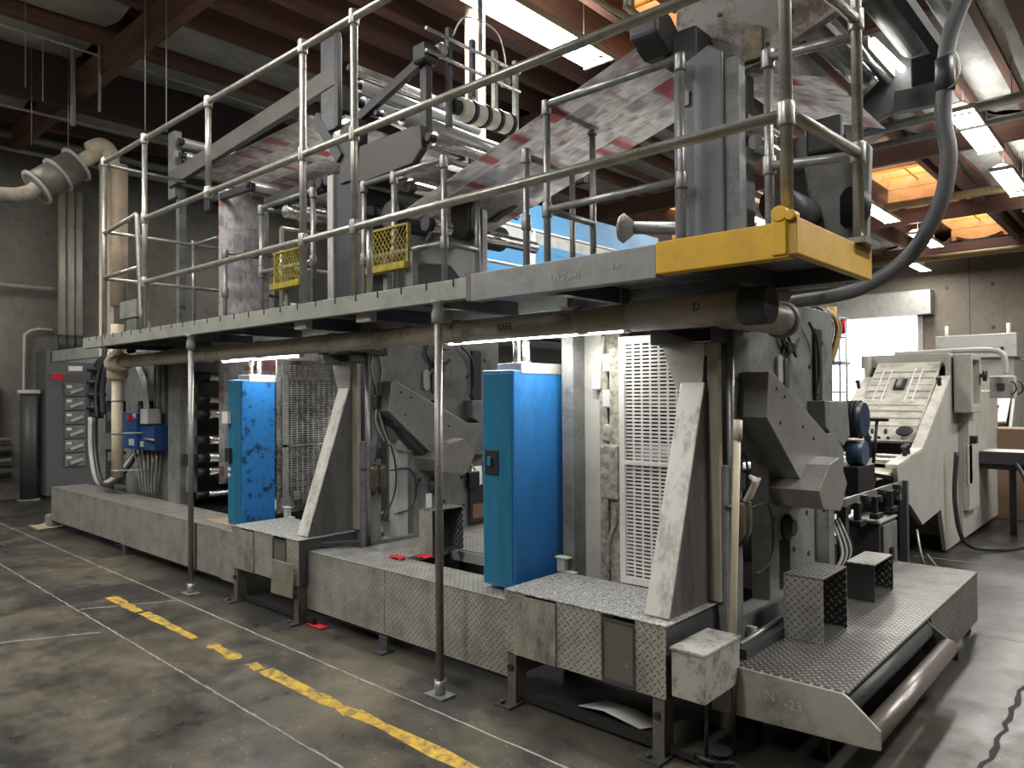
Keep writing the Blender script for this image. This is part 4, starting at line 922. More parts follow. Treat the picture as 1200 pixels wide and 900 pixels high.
# end platform with its rollers
t = thing('end_platform', 'tread plate platform with sloped side plate and two rollers, right front', 'platform', (-1.25, 4.4, 0))
MB().box(-1.50, -1.00, 3.12, 5.78, .37, .385).build('deck_plate', DIAP, t, .003, label='worn tread plate deck')
MB().box(-1.50, -1.46, 3.2, 4.4, .385, .43).build('toe_board', GREYD, t)
MB().prism('y', [(-1.58, .385), (-1.01, .385), (-.985, .372), (-.87, .275), (-.87, .20), (-.905, .195), (-1.58, .165)], 3.095, 3.11).build('side_plate', paint('scratched_beige_plate', (0.40, 0.385, 0.33), 0.45, 0.2, dirt=(0.13, 0.12, 0.10), grime=0.7, scale=5), t, .002, label='beige scratched side plate')
MB().box(-1.02, -1.005, 4.52, 5.78, .06, .37).build('side_skirt', DIAP, t)
MB().prism('y', [(-1.04, .37), (-.99, .33), (-.87, .24), (-.87, .17), (-1.04, .17)], 4.48, 4.50).build('end_bracket', GREYD, t, .002)
MB().cyl((-.915, 3.11, .235), (-.915, 4.48, .235), .045, 20).build('roller', paint('worn_brown_roller', (0.24, 0.21, 0.19), 0.35, 0.5, grime=0.5), t)
MB().cyl((-1.03, 3.11, .30), (-1.03, 4.48, .30), .045, 20).build('roller', GREYD, t)
MB().box(-1.5, -1.1, 3.12, 5.7, .2, .25).build('under_frame', BLACK, t)
for (x, y) in ((-1.05, 5.7), (-1.45, 5.7), (-1.45, 3.3), (-1.15, 3.3)): MB().cyl((x, y, 0), (x, y, .25), .02, 8).build('foot', BLACK, t)
text('paint_writing', '8/N', .06, t, CHALK, (-1.38, 3.094, .28), (1, 0, -.02), (0, 0, 1)); text('paint_writing', '-23', .06, t, CHALK, (-1.25, 3.094, .265), (1, 0, -.02), (0, 0, 1))

# ------------------------------------------------------------------ left folder unit with its rollers, seen end on
t = thing('infeed_unit', 'grey infeed unit at the far left with plates, shelves and paper rollers', 'printing press', (-9, 4, 0))
MB().cells('y', [-10.1, -9.9, -9.25, -8.9, -8.35, -7.8], [.45, .95, 1.15, 1.55, 1.8, 2.1], {(1, 0), (1, 2), (3, 2)}, 3.42, 3.5).build('front_frame', GREY, t, .006)
MB().box(-10.1, -7.8, 3.6, 4.9, .5, 2.05).build('body', GREYD, t)
for z in (1.30, 1.72, .8): MB().box(-9.88, -9.3, 3.44, 3.6, z, z + .12).build('recess_box', GREYL if z > 1.5 else GREY, t, .01)
MB().box(-7.80, -7.52, 3.30, 3.42, .0, 2.10).build('column', GREY, t, .006)
MB().box(-7.72, -7.43, 3.38, 3.44, .62, 2.08).build('side_panel', GREY, t, .006)
MB().box(-7.55, -7.44, 3.365, 3.38, .62, 1.5).build('access_cover', GREYL if False else paint('mid_grey_cover', (0.29, 0.295, 0.29), 0.45, grime=0.3), t, .004)
MB().box(-7.9, -6.0, 4.75, 4.85, .3, 2.1).build('rear_frame', GREYD, t)
MB().box(-8.2, -7.2, 3.5, 4.8, .0, .45).build('base', BLACK, t)
for k, (z, rr_, mt) in enumerate(((2.0, .04, CHROME), (1.80, .055, CHROME), (1.57, .05, CHROME), (1.42, .05, CHROME), (1.15, .05, CHROME), (.97, .052, STEEL), (.83, .045, CHROME), (.60, .03, STEEL))):
    xx = -7.36
    r_ = MB().cyl((xx, 3.52, z), (xx, 4.65, z), rr_, 18).build('paper_roller', mt, t)
    MB().cyl((xx, 3.40, z), (xx, 3.52, z), rr_ * .95, 12).build('bearing', BLACK, r_)
MB().box(-7.46, -7.34, 3.30, 3.40, .90, 1.02).build('roller_clamp', BLACK, t, .006)
for k in range(5): MB().cyl((-8.32 + k * .07, 3.38, 1.42), (-8.32 + k * .07, 3.38, 2.08), .014, 8).build('conduit', GREYL if k % 2 else GREY, t)
for k in range(3):
    MB().tube(smooth_path([(-8.9 + k * .05, 3.40, 2.05), (-8.8 + k * .05, 3.37, 1.95), (-8.62 + k * .05, 3.37, 1.75), (-8.56 + k * .05, 3.37, 1.42)], 5), .014, 8).build('conduit', GREYL, t)
for k in range(6):
    x = -8.72 + k * .11
    MB().tube(smooth_path([(x, 3.33, 1.03), (x + .04, 3.32, .9), (x + .16 - k * .03, 3.31, .66), (x + .18 - k * .04, 3.33, .55), (x + .24 - k * .05, 3.36, .66), (x + .2 - k * .03, 3.36, 1.0)], 5), .011, 7).build('looped_cable', GALVD, t)
st = thing('starter_box', 'small blue starter box with red labels above looped cables', 'electrical box', (-8.4, 3.25, 1.0))
MB().box(-8.75, -8.36, 3.2, 3.40, 1.03, 1.42).build('housing', paint('royal_blue_box', (0.015, 0.08, 0.25), 0.4, grime=0.3), st, .006)
MB().box(-8.36, -8.0, 3.24, 3.40, 1.03, 1.30).build('side_housing', paint('royal_blue_box2', (0.012, 0.06, 0.2), 0.4), st, .006)
MB().box(-8.26, -8.07, 3.20, 3.34, 1.31, 1.47).build('grey_box', GREYL, st, .006, label='grey top box')
for (x, z, mt) in ((-8.60, 1.34, RED), (-8.50, 1.34, RED), (-8.45, 1.37, WHITE)): MB().box(x, x + .08, 3.192, 3.2, z, z + .05).build('sticker', mt, st)
MB().box(-8.55, -8.42, 3.192, 3.2, 1.07, 1.14).build('sticker', WHITE, st)
MB().cyl((-8.2, 3.22, 1.15), (-7.9, 3.2, 1.15), .012, 8).build('switch_lever', GALV, st)
MB().box(-8.32, -8.25, 3.22, 3.24, 1.06, 1.12).build('knob', GREYL, st, .004)
ws = thing('warning_sign', 'small yellow triangle warning sticker under the duct at left', 'sign', (-7.45, 3.37, 1.92)); MB().prism('y', [(-7.47, 1.93), (-7.33, 1.93), (-7.40, 2.03)], 3.368, 3.374).build('triangle', YELD, ws)
# cable bundle and hose dropping at the left corner
cb = thing('cable_bundle', 'thick taped cable bundle looping down beside the grey switchgear', 'cables', (-9.4, 3.2, .6))
for k in range(7):
    ox = k * .035; oy = (k % 3) * .03
    MB().tube(smooth_path([(-9.3 + ox, 3.25 + oy, 2.12), (-9.55 + ox, 3.2 + oy, 2.0), (-9.62 + ox, 3.15 + oy, 1.7), (-9.58 + ox, 3.15 + oy, 1.35)], 6), .022, 8).build('cable', (RUBBER, GREYD, BLACK)[k % 3], cb)
for (ox, mt, r_) in ((0, GREYL, .03), (.07, GREYL, .025), (.13, RUBBER, .028)):
    MB().tube(smooth_path([(-9.58 + ox, 3.15, 1.36), (-9.5 + ox, 3.13, .95), (-9.25 + ox, 3.12, .62), (-8.95 + ox, 3.18, .68), (-8.75, 3.35, .95)], 6), r_, 10).build('hose', mt, cb)
for z in (1.45, 1.6, 1.75, 1.9): MB().lathe((-9.49, 3.18, z), (0, 0, 1), [(0, .10), (.03, .11), (.05, .10)], 12).build('tape_wrap', BLACK, cb)
MB().tube(smooth_path([(-9.05, 3.25, 2.1), (-9.25, 3.22, 2.0), (-9.35, 3.2, 1.7), (-9.33, 3.2, 1.4)], 6), .03, 10).build('cable', RUBBER, cb)

rr = random.Random(33)
for i, (x, y) in enumerate(((-6.9, 3.5), (-6.55, 3.62), (-6.7, 3.85))):
    MB().sheet([[(x + a * .07, y + b * .06, .47 + .10 * (a == 1 + i % 2) + rr.random() * .05) for b in range(4)] for a in range(4)], .0015).build('waste_sheet', PAPER if i == 1 else GREYL, None, label=('grey scrap sheet lying left of the other scraps below the rollers', 'white crumpled scrap sheet below the paper rollers', 'grey scrap sheet farthest back below the paper rollers')[i], label_cat='paper')
# vertical web running down past the rollers
wv = MB().sheet([[(-7.13, 3.52, z), (-7.13, 3.79, z), (-7.13, 4.07, z)] for z in (.72, 1.5, 2.3, 3.0, 3.69)], .001).build('paper_web', NEWS_Z, None, label='printed newspaper web hanging vertically at the left of the press', label_cat='paper web', group='newspaper webs')
wv2 = MB().sheet([[(-6.5, 3.62, z), (-6.5, 4.0, z), (-6.5, 4.4, z)] for z in (1.76, 1.9, 2.05)], .001).build('paper_web', NEWS_Z, None, label='short strip of web glimpsed above the farther blue cabinet', label_cat='paper web', group='newspaper webs')
# ------------------------------------------------------------------ superstructure above the catwalk
up = thing('roller_tower', 'upper roller tower of the press with dark column, rollers and struts', 'press superstructure', (-4.9, 4.0, 2.2))
MB().box(-5.12, -4.72, 3.52, 3.80, 2.2, 3.42).build('column', paint('charcoal_column', (0.035, 0.038, 0.046), 0.5, 0.0, grime=0.5, stretch=(1, 1, .3)), up, .006, label='charcoal column')
MB().box(-5.20, -5.12, 3.50, 3.54, 2.2, 3.42).build('column_flange', GREYL, up, .003)
MB().box(-5.26, -5.04, 3.48, 3.54, 3.78, 4.55).build('bearing_plate', paint('spotted_bearing_plate', (0.11, 0.115, 0.12), 0.5, 0.1, grime=0.7, scale=10), up, .004)
MB().box(-5.04, -4.99, 3.46, 3.50, 3.78, 4.55).build('plate_rib', GREYD, up, .003)
MB().box(-5.02, -4.78, 3.5, 3.6, 3.32, 3.80).build('bearing_plate', GREYD, up, .004)
MB().prism('y', [(-4.76, 3.57), (-4.13, 3.57), (-4.03, 3.56), (-4.01, 3.38), (-4.12, 3.29), (-4.67, 3.27), (-4.80, 3.29)], 3.50, 3.56).build('side_arm', paint('brown_black_arm', (0.05, 0.044, 0.038), 0.5, 0.0, grime=0.5, dirt=(.09,.08,.07)), up, .012, label='dark rounded side arm')
MB().beam((-4.92, 3.56, 3.80), (-4.05, 3.56, 4.06), .05, .075).build('strut', BLACK, up, .004)
MB().box(-4.10, -4.03, 3.56, 3.62, 3.45, 4.14).build('upright', BLACK, up, .004)
MB().box(-4.12, -3.98, 3.5, 3.65, 4.02, 4.16).build('motor_block', BLACK, up, .02)
MB().beam((-5.35, 3.5, 3.95), (-5.0, 3.5, 3.52), .05, .09).build('strut', GREYD, up, .004)
for k, (x, z, r, mt, y1) in enumerate(((-4.90, 4.24, .045, STEEL, 4.85), (-4.82, 4.08, .05, ROLLG, 4.9), (-4.80, 3.93, .062, ROLLG, 4.9), (-4.55, 3.78, .035, STEEL, 4.9), (-4.30, 3.70, .06, ROLLG, 4.9), (-3.95, 3.45, .05, STEEL, 4.9))):
    rl = MB().cyl((x, 3.56, z), (x, y1, z), r, 20).build('idler_roller', mt, up)
    MB().cyl((x, 3.50, z), (x, 3.56, z), r * .6, 12).build('bearing', BLACK, rl)
MB().box(-4.9, -4.86, 4.85, 4.95, 3.3, 4.5).build('far_plate', GREYD, up)
MB().box(-5.2, -3.6, 4.90, 4.96, 3.35, 3.62).build('far_side_arm', GREYD, up, .004)
# lower rollers by the middle rail
for (x, z, r, mt) in ((-4.45, 2.98, .11, paint('dark_rubber_roller', (0.05, 0.055, 0.065), 0.22, 0.2, grime=0.3)), (-4.25, 3.16, .04, CHROME), (-4.05, 2.85, .05, CHROME)):
    rl = MB().cyl((x, 3.62, z), (x, 4.8, z), r, 22).build('idler_roller', mt, up)
    MB().cyl((x, 3.56, z), (x, 3.62, z), r * 1.02, 16).build('bearing', BLACK, rl)
MB().prism('y', [(-4.72, 2.25), (-4.66, 2.25), (-4.66, 2.62), (-4.50, 2.66), (-4.15, 2.60), (-4.05, 2.50), (-4.03, 2.25), (-3.80, 2.25), (-3.80, 2.98), (-3.95, 3.02), (-4.0, 2.80), (-4.72, 2.98)], 3.90, 3.96).build('side_plate', paint('pale_arched_plate', (0.38, 0.385, 0.38), 0.45, .15, grime=.4, scale=3), up, .008, label='pale arched side plate')
MB().prism('y', [(-4.04, 3.10), (-3.90, 3.12), (-3.83, 3.0), (-3.84, 2.80), (-3.90, 2.74), (-4.04, 2.78)], 3.80, 3.88).build('bearing_plate', BLACK, up, .02)
MB().prism('y', [(-4.18, 3.18), (-4.16, 3.0), (-4.04, 2.99), (-3.80, 3.08), (-3.45, 3.24), (-3.52, 3.36), (-3.9, 3.27)], 4.25, 4.33).build('curved_arm', paint('dark_brown_arm', (0.05, 0.05, 0.055), .45, .2), up, .01)
MB().cyl((-4.80, 3.62, 3.06), (-4.80, 3.70, 3.06), .10, 20).build('bearing', BLACK, up)
MB().tube(smooth_path([(-3.55, 4.2, 3.35), (-3.45, 4.2, 3.36), (-3.42, 4.2, 3.28), (-3.44, 4.2, 3.20), (-3.55, 4.2, 3.16)], 5), .014, 8).build('loop_handle', STEEL, up)
# far left roller nest
un = thing('roller_tower', 'far left roller nest with upright plates and long inclined beam', 'press superstructure', (-7.5, 4.0, 2.2))
MB().box(-8.27, -8.10, 3.50, 3.58, 3.78, 4.52).build('bearing_plate', GREY, un, .004)
MB().box(-8.16, -8.08, 3.54, 3.62, 2.2, 3.9).build('column', GREY, un, .004)
MB().beam((-8.2, 3.5, 3.98), (-5.05, 3.5, 4.22), .06, .17).build('inclined_beam', paint('dusty_beam', (0.12, 0.115, 0.10), 0.55, grime=0.5), un, .006)
for k, (x, z, r) in enumerate(((-8.02, 4.38, .05), (-7.98, 4.22, .05), (-7.95, 4.05, .05), (-7.2, 3.70, .05), (-6.55, 3.62, .045))):
    rl = MB().cyl((x, 3.56, z), (x, 4.8, z), r, 18).build('idler_roller', (ROLLG, STEEL)[k % 2], un)
    MB().cyl((x, 3.50, z), (x, 3.56, z), r * .7, 12).build('bearing', BLACK, rl)
rl = MB().cyl((-6.05, 3.62, 3.30), (-6.05, 4.9, 3.30), .06, 20).build('idler_roller', STEEL, un); 
rl = MB().cyl((-5.95, 3.75, 3.50), (-5.95, 4.9, 3.50), .07, 20).build('idler_roller', ROLLG, un)
MB().box(-6.4, -5.4, 3.6, 3.66, 3.36, 3.48).build('cross_tie', BLACK, un, .006)
MB().beam((-7.4, 3.55, 3.62), (-6.5, 3.55, 3.60), .05, .07).build('cross_tie', BLACK, un, .006)
MB().box(-7.42, -7.30, 3.5, 3.6, 3.50, 3.72).build('clamp_block', BLACK, un, .01)
for k in range(4): MB().cyl((-5.65 + k * .12, 3.55, 3.42), (-5.65 + k * .12, 3.62, 3.42), .045, 14).build('pulley', BLACK, un)
MB().box(-8.3, -5.0, 4.82, 4.9, 2.3, 3.5).build('rear_frame', GREYD, un)
MB().box(-8.3, -5.0, 4.82, 4.9, 3.9, 4.1).build('rear_tie', GREYD, un)

# webs
def lin(p, q, n=6): return [tuple(Vector(p).lerp(Vector(q), i / n)) for i in range(n + 1)]
MB().sheet([[a, tuple((Vector(a) + Vector(b_)) / 2), b_] for a, b_ in zip(lin((-7.15, 3.58, 3.75), (-4.90, 3.58, 3.80)), lin((-7.15, 4.75, 3.75), (-4.90, 4.75, 3.80)))], .001).build('paper_web', NEWS_X, None, label='nearly level printed web overhead, left of the dark upper column', label_cat='paper web', group='newspaper webs')
MB().sheet([[a, tuple((Vector(a) + Vector(b_)) / 2), b_] for a, b_ in zip(lin((-7.9, 3.6, 4.02), (-5.6, 3.6, 4.06)), lin((-7.9, 4.75, 4.02), (-5.6, 4.75, 4.06)))], .001).build('paper_web', NEWS_X, None, label='upper level web above the lower one at far left', label_cat='paper web', group='newspaper webs')
MB().sheet([[a, tuple((Vector(a) + Vector(b_)) / 2), b_] for a, b_ in zip(lin((-4.80, 3.62, 3.87), (-3.92, 3.62, 3.38)), lin((-4.80, 4.8, 3.87), (-3.92, 4.8, 3.38)))], .001).build('paper_web', paint('plain_newsprint', (0.66, 0.65, 0.60), 0.7, grime=0.2, scale=3), None, label='blank white web dropping between the upper rollers', label_cat='paper web', group='newspaper webs')
MB().sheet([[a, tuple((Vector(a) + Vector(b_)) / 2), b_] for a, b_ in zip(lin((-4.75, 3.60, 3.42), (-4.20, 3.60, 3.36)), lin((-4.75, 4.8, 3.42), (-4.20, 4.8, 3.36)))], .001).build('paper_web', NEWS_X, None, label='printed web passing behind the dark rounded arm', label_cat='paper web', group='newspaper webs')
MB().sheet([[a, tuple((Vector(a) + Vector(b_)) / 2), b_] for a, b_ in zip(lin((-4.30, 3.5, 2.94), (-2.12, 3.5, 3.55), 8), lin((-4.30, 4.45, 2.94), (-2.12, 4.45, 3.55), 8))], .001).build('paper_web', NEWS_X, None, label='wide printed web climbing diagonally behind the railing to the big column', label_cat='paper web', group='newspaper webs')

# ribbon roller cluster
rc = thing('trolley_rollers', 'roller with four pale rings hanging on steel brackets', 'rollers', (-4.0, 4.0, 3.7))
MB().cyl((-4.0, 3.80, 3.77), (-4.0, 4.42, 3.80), .055, 20).build('core', BLACK, rc)
for k in range(4): MB().cyl((-4.0, 3.86 + k * .145, 3.77 + k * .007), (-4.0, 3.96 + k * .145, 3.775 + k * .007), .085, 24).build('pale_ring', paint('pale_ring', (0.60, 0.60, 0.52), 0.4, grime=0.3), rc, .008)
for k in range(4): MB().cyl((-4.0, 3.965 + k * .145, 3.775 + k * .007), (-4.0, 4.0 + k * .145, 3.777 + k * .007), .092, 24).build('dark_disc', BLACK, rc, .004)
for (y, z0) in ((3.75, 3.6), (4.0, 3.9), (4.25, 3.88), (4.5, 3.55)): MB().box(-4.03, -3.99, y, y + .04, z0, 4.35).build('hanger_bar', GREYD if y < 4.2 else GALV, rc, .003)
for z in (4.08, 4.24): MB().cyl((-3.96, 3.5, z), (-3.96, 4.52, z), .014, 8).build('slide_rod', STEEL, rc)
for y in (3.7, 4.4): MB().lathe((-4.05, y, 4.16), (1, 0, 0), [(0, .05), (.02, .055), (.05, .055), (.07, .03)], 16).build('clamp_wheel', GALVD, rc)
MB().cyl((-4.02, 4.12, 4.3), (-4.02, 4.12, 4.75), .02, 8).build('lift_rod', GALV, rc)
MB().tube(smooth_path([(-4.0, 3.8, 4.3), (-4.0, 3.95, 4.5), (-4.0, 4.3, 4.5), (-4.0, 4.4, 4.2), (-4.0, 4.3, 4.1)], 6), .006, 6).build('air_hose', WHITE, rc)
MB().cyl((-5.0, 5.05, 0), (-5.0, 5.05, 6.0), .10, 20).build('roof_column', CREAM, None, label='cream round roof column behind the upper rollers', label_cat='column')

# big grey column and rusty plate on the right
bc = thing('folder_column', 'big blue-grey box column rising above the catwalk near its yellow end', 'press superstructure', (-1.85, 3.7, 2.1))
MB().prism('y', [(-2.03, 2.2), (-1.74, 2.2), (-1.74, 3.40), (-1.82, 3.46), (-2.03, 3.38)], 3.60, 4.0).build('column', paint('blue_grey_column', (0.17, 0.185, 0.205), 0.38, 0.3, grime=0.35, scale=3), bc, .01)
MB().box(-1.74, -1.66, 3.62, 3.70, 2.2, 3.36).build('column_rib', GREY, bc, .004)
MB().box(-2.0, -1.93, 3.588, 3.60, 3.16, 3.24).build('nameplate', GREYL, bc)
MB().prism('y', [(-2.13, 3.60), (-2.10, 4.1), (-1.0, 4.1), (-1.05, 3.54), (-1.26, 3.49), (-1.60, 3.36), (-1.74, 3.34), (-1.80, 3.44)], 3.80, 3.86).build('rusty_plate', RUST, bc, .006, label='scuffed rusty side plate with bolt holes')
m = MB()
for (x, z) in ((-1.35, 3.62), (-1.45, 3.58), (-1.28, 3.66), (-1.2, 3.6), (-1.7, 3.75), (-1.58, 3.45), (-1.5, 3.75), (-1.3, 3.8), (-1.9, 3.55), (-1.85, 3.7)): m.cyl((x, 3.795, z), (x, 3.80, z), .012, 8)
m.build('bolt_hole', BLACK, bc)
MB().prism('y', [(-1.72, 3.38), (-1.60, 3.38), (-1.60, 3.55), (-1.70, 3.58)], 3.77, 3.80).build('worn_patch', paint('rust_patch', (0.30, 0.25, 0.17), 0.7, dirt=(0.1, 0.09, 0.07), grime=1, scale=25), bc, .004)
MB().prism('x', [(3.45, 3.55), (3.45, 3.68), (3.6, 3.70), (3.75, 3.60), (3.75, 3.50), (3.6, 3.48)], -2.22, -2.04).build('drive_motor', GREYD, bc, .02, label='dark motor housing')
MB().box(-2.10, -1.9, 3.62, 3.8, 3.42, 3.60).build('bracket', GREYD, bc, .01)
m = MB().prism('y', [(-1.68, 2.2), (-1.25, 2.2), (-1.22, 2.95), (-1.30, 3.05), (-1.68, 3.1)], 4.3, 4.36); m.build('side_plate', GREY, bc, .01)
MB().cyl((-1.58, 3.9, 2.62), (-1.58, 4.3, 2.62), .10, 22).build('dark_drum', GREYD, bc)
MB().cyl((-1.32, 4.25, 2.62), (-1.28, 4.30, 2.62), .11, 22).build('black_wheel', BLACK, bc)
MB().box(-1.55, -1.35, 4.24, 4.3, 2.95, 3.15).build('dark_box', GREYD, bc, .02)
for (x, z, r) in ((-1.70, 3.05, .055), (-1.62, 2.92, .04)): MB().cyl((x, 3.72, z), (x, 4.9, z - .02), r, 18).build('idler_roller', CHROME, bc)
MB().sheet([[(-1.90, 3.9, 3.42), (-1.90, 4.9, 3.42)], [(-1.60, 3.9, 3.33), (-1.60, 4.9, 3.33)], [(-1.30, 3.9, 3.22), (-1.30, 4.9, 3.22)]], .001).build('paper_web', NEWS_X, None, label='printed web passing behind the rusty side plate at upper right', label_cat='paper web', group='newspaper webs')
nest = thing('angle_bar_nest', 'nest of long dark angle bars overhead at the upper right', 'rollers', (-1.4, 5.3, 3.6))
for (x, z, r, mt, ya, yb) in ((-1.80, 3.75, .075, ROLLG, 4.3, 5.58), (-1.62, 3.85, .085, GREY, 4.2, 5.58), (-1.28, 3.95, .09, GREYD, 4.1, 5.5), (-1.95, 3.9, .04, STEEL, 4.2, 5.58), (-1.47, 3.78, .035, CHROME, 4.4, 5.58), (-1.05, 4.05, .07, GREYD, 4.1, 5.5)):
    MB().cyl((x, ya, z), (x, yb, z), r, 20).build('angle_bar', mt, nest)
MB().prism('y', [(-2.05, 3.45), (-1.64, 3.50), (-1.14, 3.64), (-1.10, 3.88), (-1.34, 3.96), (-1.70, 3.66), (-2.05, 3.70)], 5.60, 5.66).build('side_plate', paint('slate_side_plate', (0.09, 0.092, 0.10), 0.4, .2, grime=.4), nest, .006)
MB().box(-1.12, -.95, 4.75, 4.9, 3.38, 3.55).build('end_bracket', BLACK, nest, .01)
MB().beam((-1.2, 4.0, 4.0), (-.92, 4.75, 3.45), .06, .06).build('side_bar', BLACK, nest)
wl = thing('work_light', 'short bright tube light up among the angle bars at upper right', 'light', (-1.39, 5.4, 3.78), 'fluorescent work lights')
MB().cyl((-1.40, 5.02, 3.84), (-1.37, 5.68, 3.84), .022, 12).build('tube', TUBE, wl); MB().box(-1.5, -1.42, 5.0, 5.7, 3.80, 3.88).build('reflector', WHITE, wl, .004)
wl = thing('work_light', 'small bright lamp beside the spotted bearing plate, upper left', 'light', (-5.2, 3.6, 3.8), 'fluorescent work lights')
MB().cyl((-5.25, 3.62, 3.84), (-5.10, 3.62, 3.88), .022, 12).build('tube', TUBE, wl); MB().box(-5.27, -5.08, 3.60, 3.66, 3.90, 3.93).build('reflector', WHITE, wl)

# big looping grey hose on the right
hz = thing('looping_hose', 'thick grey hose swooping down behind the yellow platform end', 'hose', (-.9, 3.9, 2.1))
MB().tube(smooth_path([(-1.55, 4.05, 2.10), (-1.30, 3.95, 2.10), (-1.13, 3.9, 2.13), (-.96, 3.9, 2.23), (-.86, 3.9, 2.36), (-.79, 3.9, 2.52), (-.765, 3.9, 2.70), (-.785, 3.9, 2.88), (-.775, 3.9, 3.05), (-.765, 3.9, 3.20), (-.72, 3.9, 3.35), (-.60, 3.9, 3.6), (-.4, 3.9, 3.9)], 7), .036, 20).build('hose', HOSEG, hz)
MB().lathe((-.775, 3.9, 3.0), (0, 0, 1), [(0, .036), (.005, .042), (.15, .042), (.155, .036)], 20).build('hose_cuff', RUBBER, hz)
MB().tube(smooth_path([(-.76, 3.87, 3.16), (-.73, 3.86, 3.16), (-.71, 3.86, 3.1), (-.72, 3.86, 3.02), (-.76, 3.87, 3.0)], 5), .004, 6).build('clamp_wire', GALV, hz)
MB().beam((-1.0, 3.95, 3.02), (-.80, 3.92, 3.0), .05, .10).build('bracket', BLACK, hz)

# blue press hood and catwalk of the next press line, behind
bh = thing('blue_press_hood', 'sky blue hood of the next press line seen behind the railings', 'press hood', (-6, 8, 2.4))
MB().prism('x', [(5.75, 2.9), (9.6, 2.9), (9.6, 3.45), (5.75, 3.45)], -6.2, -5.8).build('side_panel', BLUEL, bh, .006)
MB().prism('x', [(5.75, 3.45), (9.6, 3.45), (9.6, 3.62), (5.75, 3.66)], -6.2, -5.85).build('grey_band', GREYL, bh, .004)
MB().prism('x', [(6.0, 3.62), (6.75, 4.05), (10.3, 4.08), (10.3, 3.6)], -6.6, -6.1).build('top_hood', BLUEL, bh, .006)
MB().box(-5.8, -5.79, 6.0, 6.2, 3.28, 3.36).build('label_plate', BLACK, bh); MB().box(-5.8, -5.79, 6.7, 6.82, 3.15, 3.35).build('label_plate', WHITE, bh)
MB().box(-6.4, -5.9, 5.6, 10.2, 0.0, 2.9).build('lower_body', BLACK, bh)
wr = thing('white_guardrail', 'thin white railing in front of the sky blue hood', 'railing', (-5.5, 7, 2.2))
for z in (3.05, 3.5): MB().cyl((-5.5, 5.6, z), (-5.5, 9.2, z), .018, 8).build('rail', WHITE, wr)
for y in (5.65, 6.5, 8.2, 9.1): MB().cyl((-5.5, y, 2.3), (-5.5, y, 3.5), .018, 8).build('post', WHITE, wr)
MB().box(-5.75, -5.45, 5.6, 9.2, 2.25, 2.3).build('deck', GREYD, wr)
ld = thing('lagged_pipe', 'foil wrapped pipe end sticking out left of the yellow beam end', 'pipe', (-3.2, 5.0, 2.9))
MB().cyl((-3.25, 5.0, 2.93), (-2.3, 5.3, 2.82), .05, 14).build('pipe', ROLLG, ld); MB().lathe((-3.3, 4.98, 2.93), (1, .3, -.1), [(0, .10), (.03, .12), (.12, .05)], 14).build('wrapped_end', FOIL, ld)

MB().cyl((-2.35, 5.28, 0.0), (-2.35, 5.28, 2.80), .03, 10).build('stand', GREYD, ld)
# ------------------------------------------------------------------ right background: folder delivery, inserting machines
db = thing('drive_motor', 'dark blue-black finned motor behind the press guards', 'motor', (-1.6, 5.2, 1.1))
MB().cyl((-1.72, 5.1, 1.42), (-1.50, 5.1, 1.42), .11, 20).build('motor_body', paint('navy_motor', (0.02, 0.04, 0.075), 0.4, grime=.4), db)
m = MB()
for k in range(8): m.lathe((-1.71 + k * .025, 5.1, 1.42), (1, 0, 0), [(0, .125), (.008, .125)], 20)
m.build('cooling_fin', BLACK, db)
MB().cyl((-1.60, 5.1, 1.20), (-1.50, 5.1, 1.20), .08, 18).build('pulley', paint('slate_blue_pulley', (0.05, 0.10, 0.17), .35), db)
MB().box(-1.75, -1.5, 4.95, 5.3, .95, 1.12).build('motor_mount', BLACK, db, .006)
fdm = thing('folder_frame', 'dark folder side frame with bolts behind the near printing unit', 'press folder', (-1.8, 5.2, 0))
MB().box(-1.95, -1.82, 4.85, 5.05, 0.9, 2.15).build('side_frame', GREYD, fdm, .006)
for k in range(7): MB().cyl((-1.82, 4.92, 1.2 + k * .1), (-1.79, 4.92, 1.2 + k * .1), .028, 10).build('knob', BLACK, fdm)
MB().box(-2.4, -1.75, 4.95, 5.6, .0, .55).build('base', BLACK, fdm, .01)
MB().box(-2.2, -1.8, 5.0, 5.4, .55, .92).build('gear_case', GREYD, fdm, .01)
for k in range(6): MB().tube(smooth_path([(-1.72, 4.85 + k * .05, .3), (-1.66, 4.9 + k * .05, .42), (-1.62, 5.0 + k * .04, .55), (-1.7, 5.05 + k * .03, .75)], 5), .010, 7).build('hose', (GREYL, BLACK)[k % 2], fdm)
for k in range(5): MB().tube(smooth_path([(-1.9, 5.0 + k * .06, 2.1), (-1.80, 5.1 + k * .05, 2.18), (-1.74, 5.2 + k * .05, 2.05), (-1.8, 5.2 + k * .05, 1.8)], 5), .008, 6).build('cable', (BLACK, GREYL, BLACK, YEL, GREYL)[k], fdm)
tw = thing('sensor_tower', 'small wire tower with red and yellow beacon near the doorway', 'signal tower', (-1.85, 5.6, 1.5))
for (x, y) in ((-1.93, 5.55), (-1.80, 5.55), (-1.93, 5.7), (-1.80, 5.7)): MB().cyl((x, y, 1.3), (x, y, 2.15), .007, 6).build('upright', GALV, tw)
for z in (1.6, 1.82, 2.0, 2.14):
    m = MB()
    m.tube([(-1.93, 5.55, z), (-1.80, 5.55, z), (-1.80, 5.7, z), (-1.93, 5.7, z), (-1.93, 5.56, z)], .007, 6); m.build('crossbar', GALV, tw)
MB().box(-1.95, -1.78, 5.53, 5.72, 1.80, 1.82).build('shelf', GREYL, tw)
MB().cyl((-1.78, 5.55, 2.02), (-1.78, 5.55, 2.12), .02, 12).build('beacon', RED, tw, label='red beacon')
MB().cyl((-1.85, 5.55, 2.12), (-1.85, 5.55, 2.22), .035, 12).build('beacon', YEL, tw, label='yellow beacon')
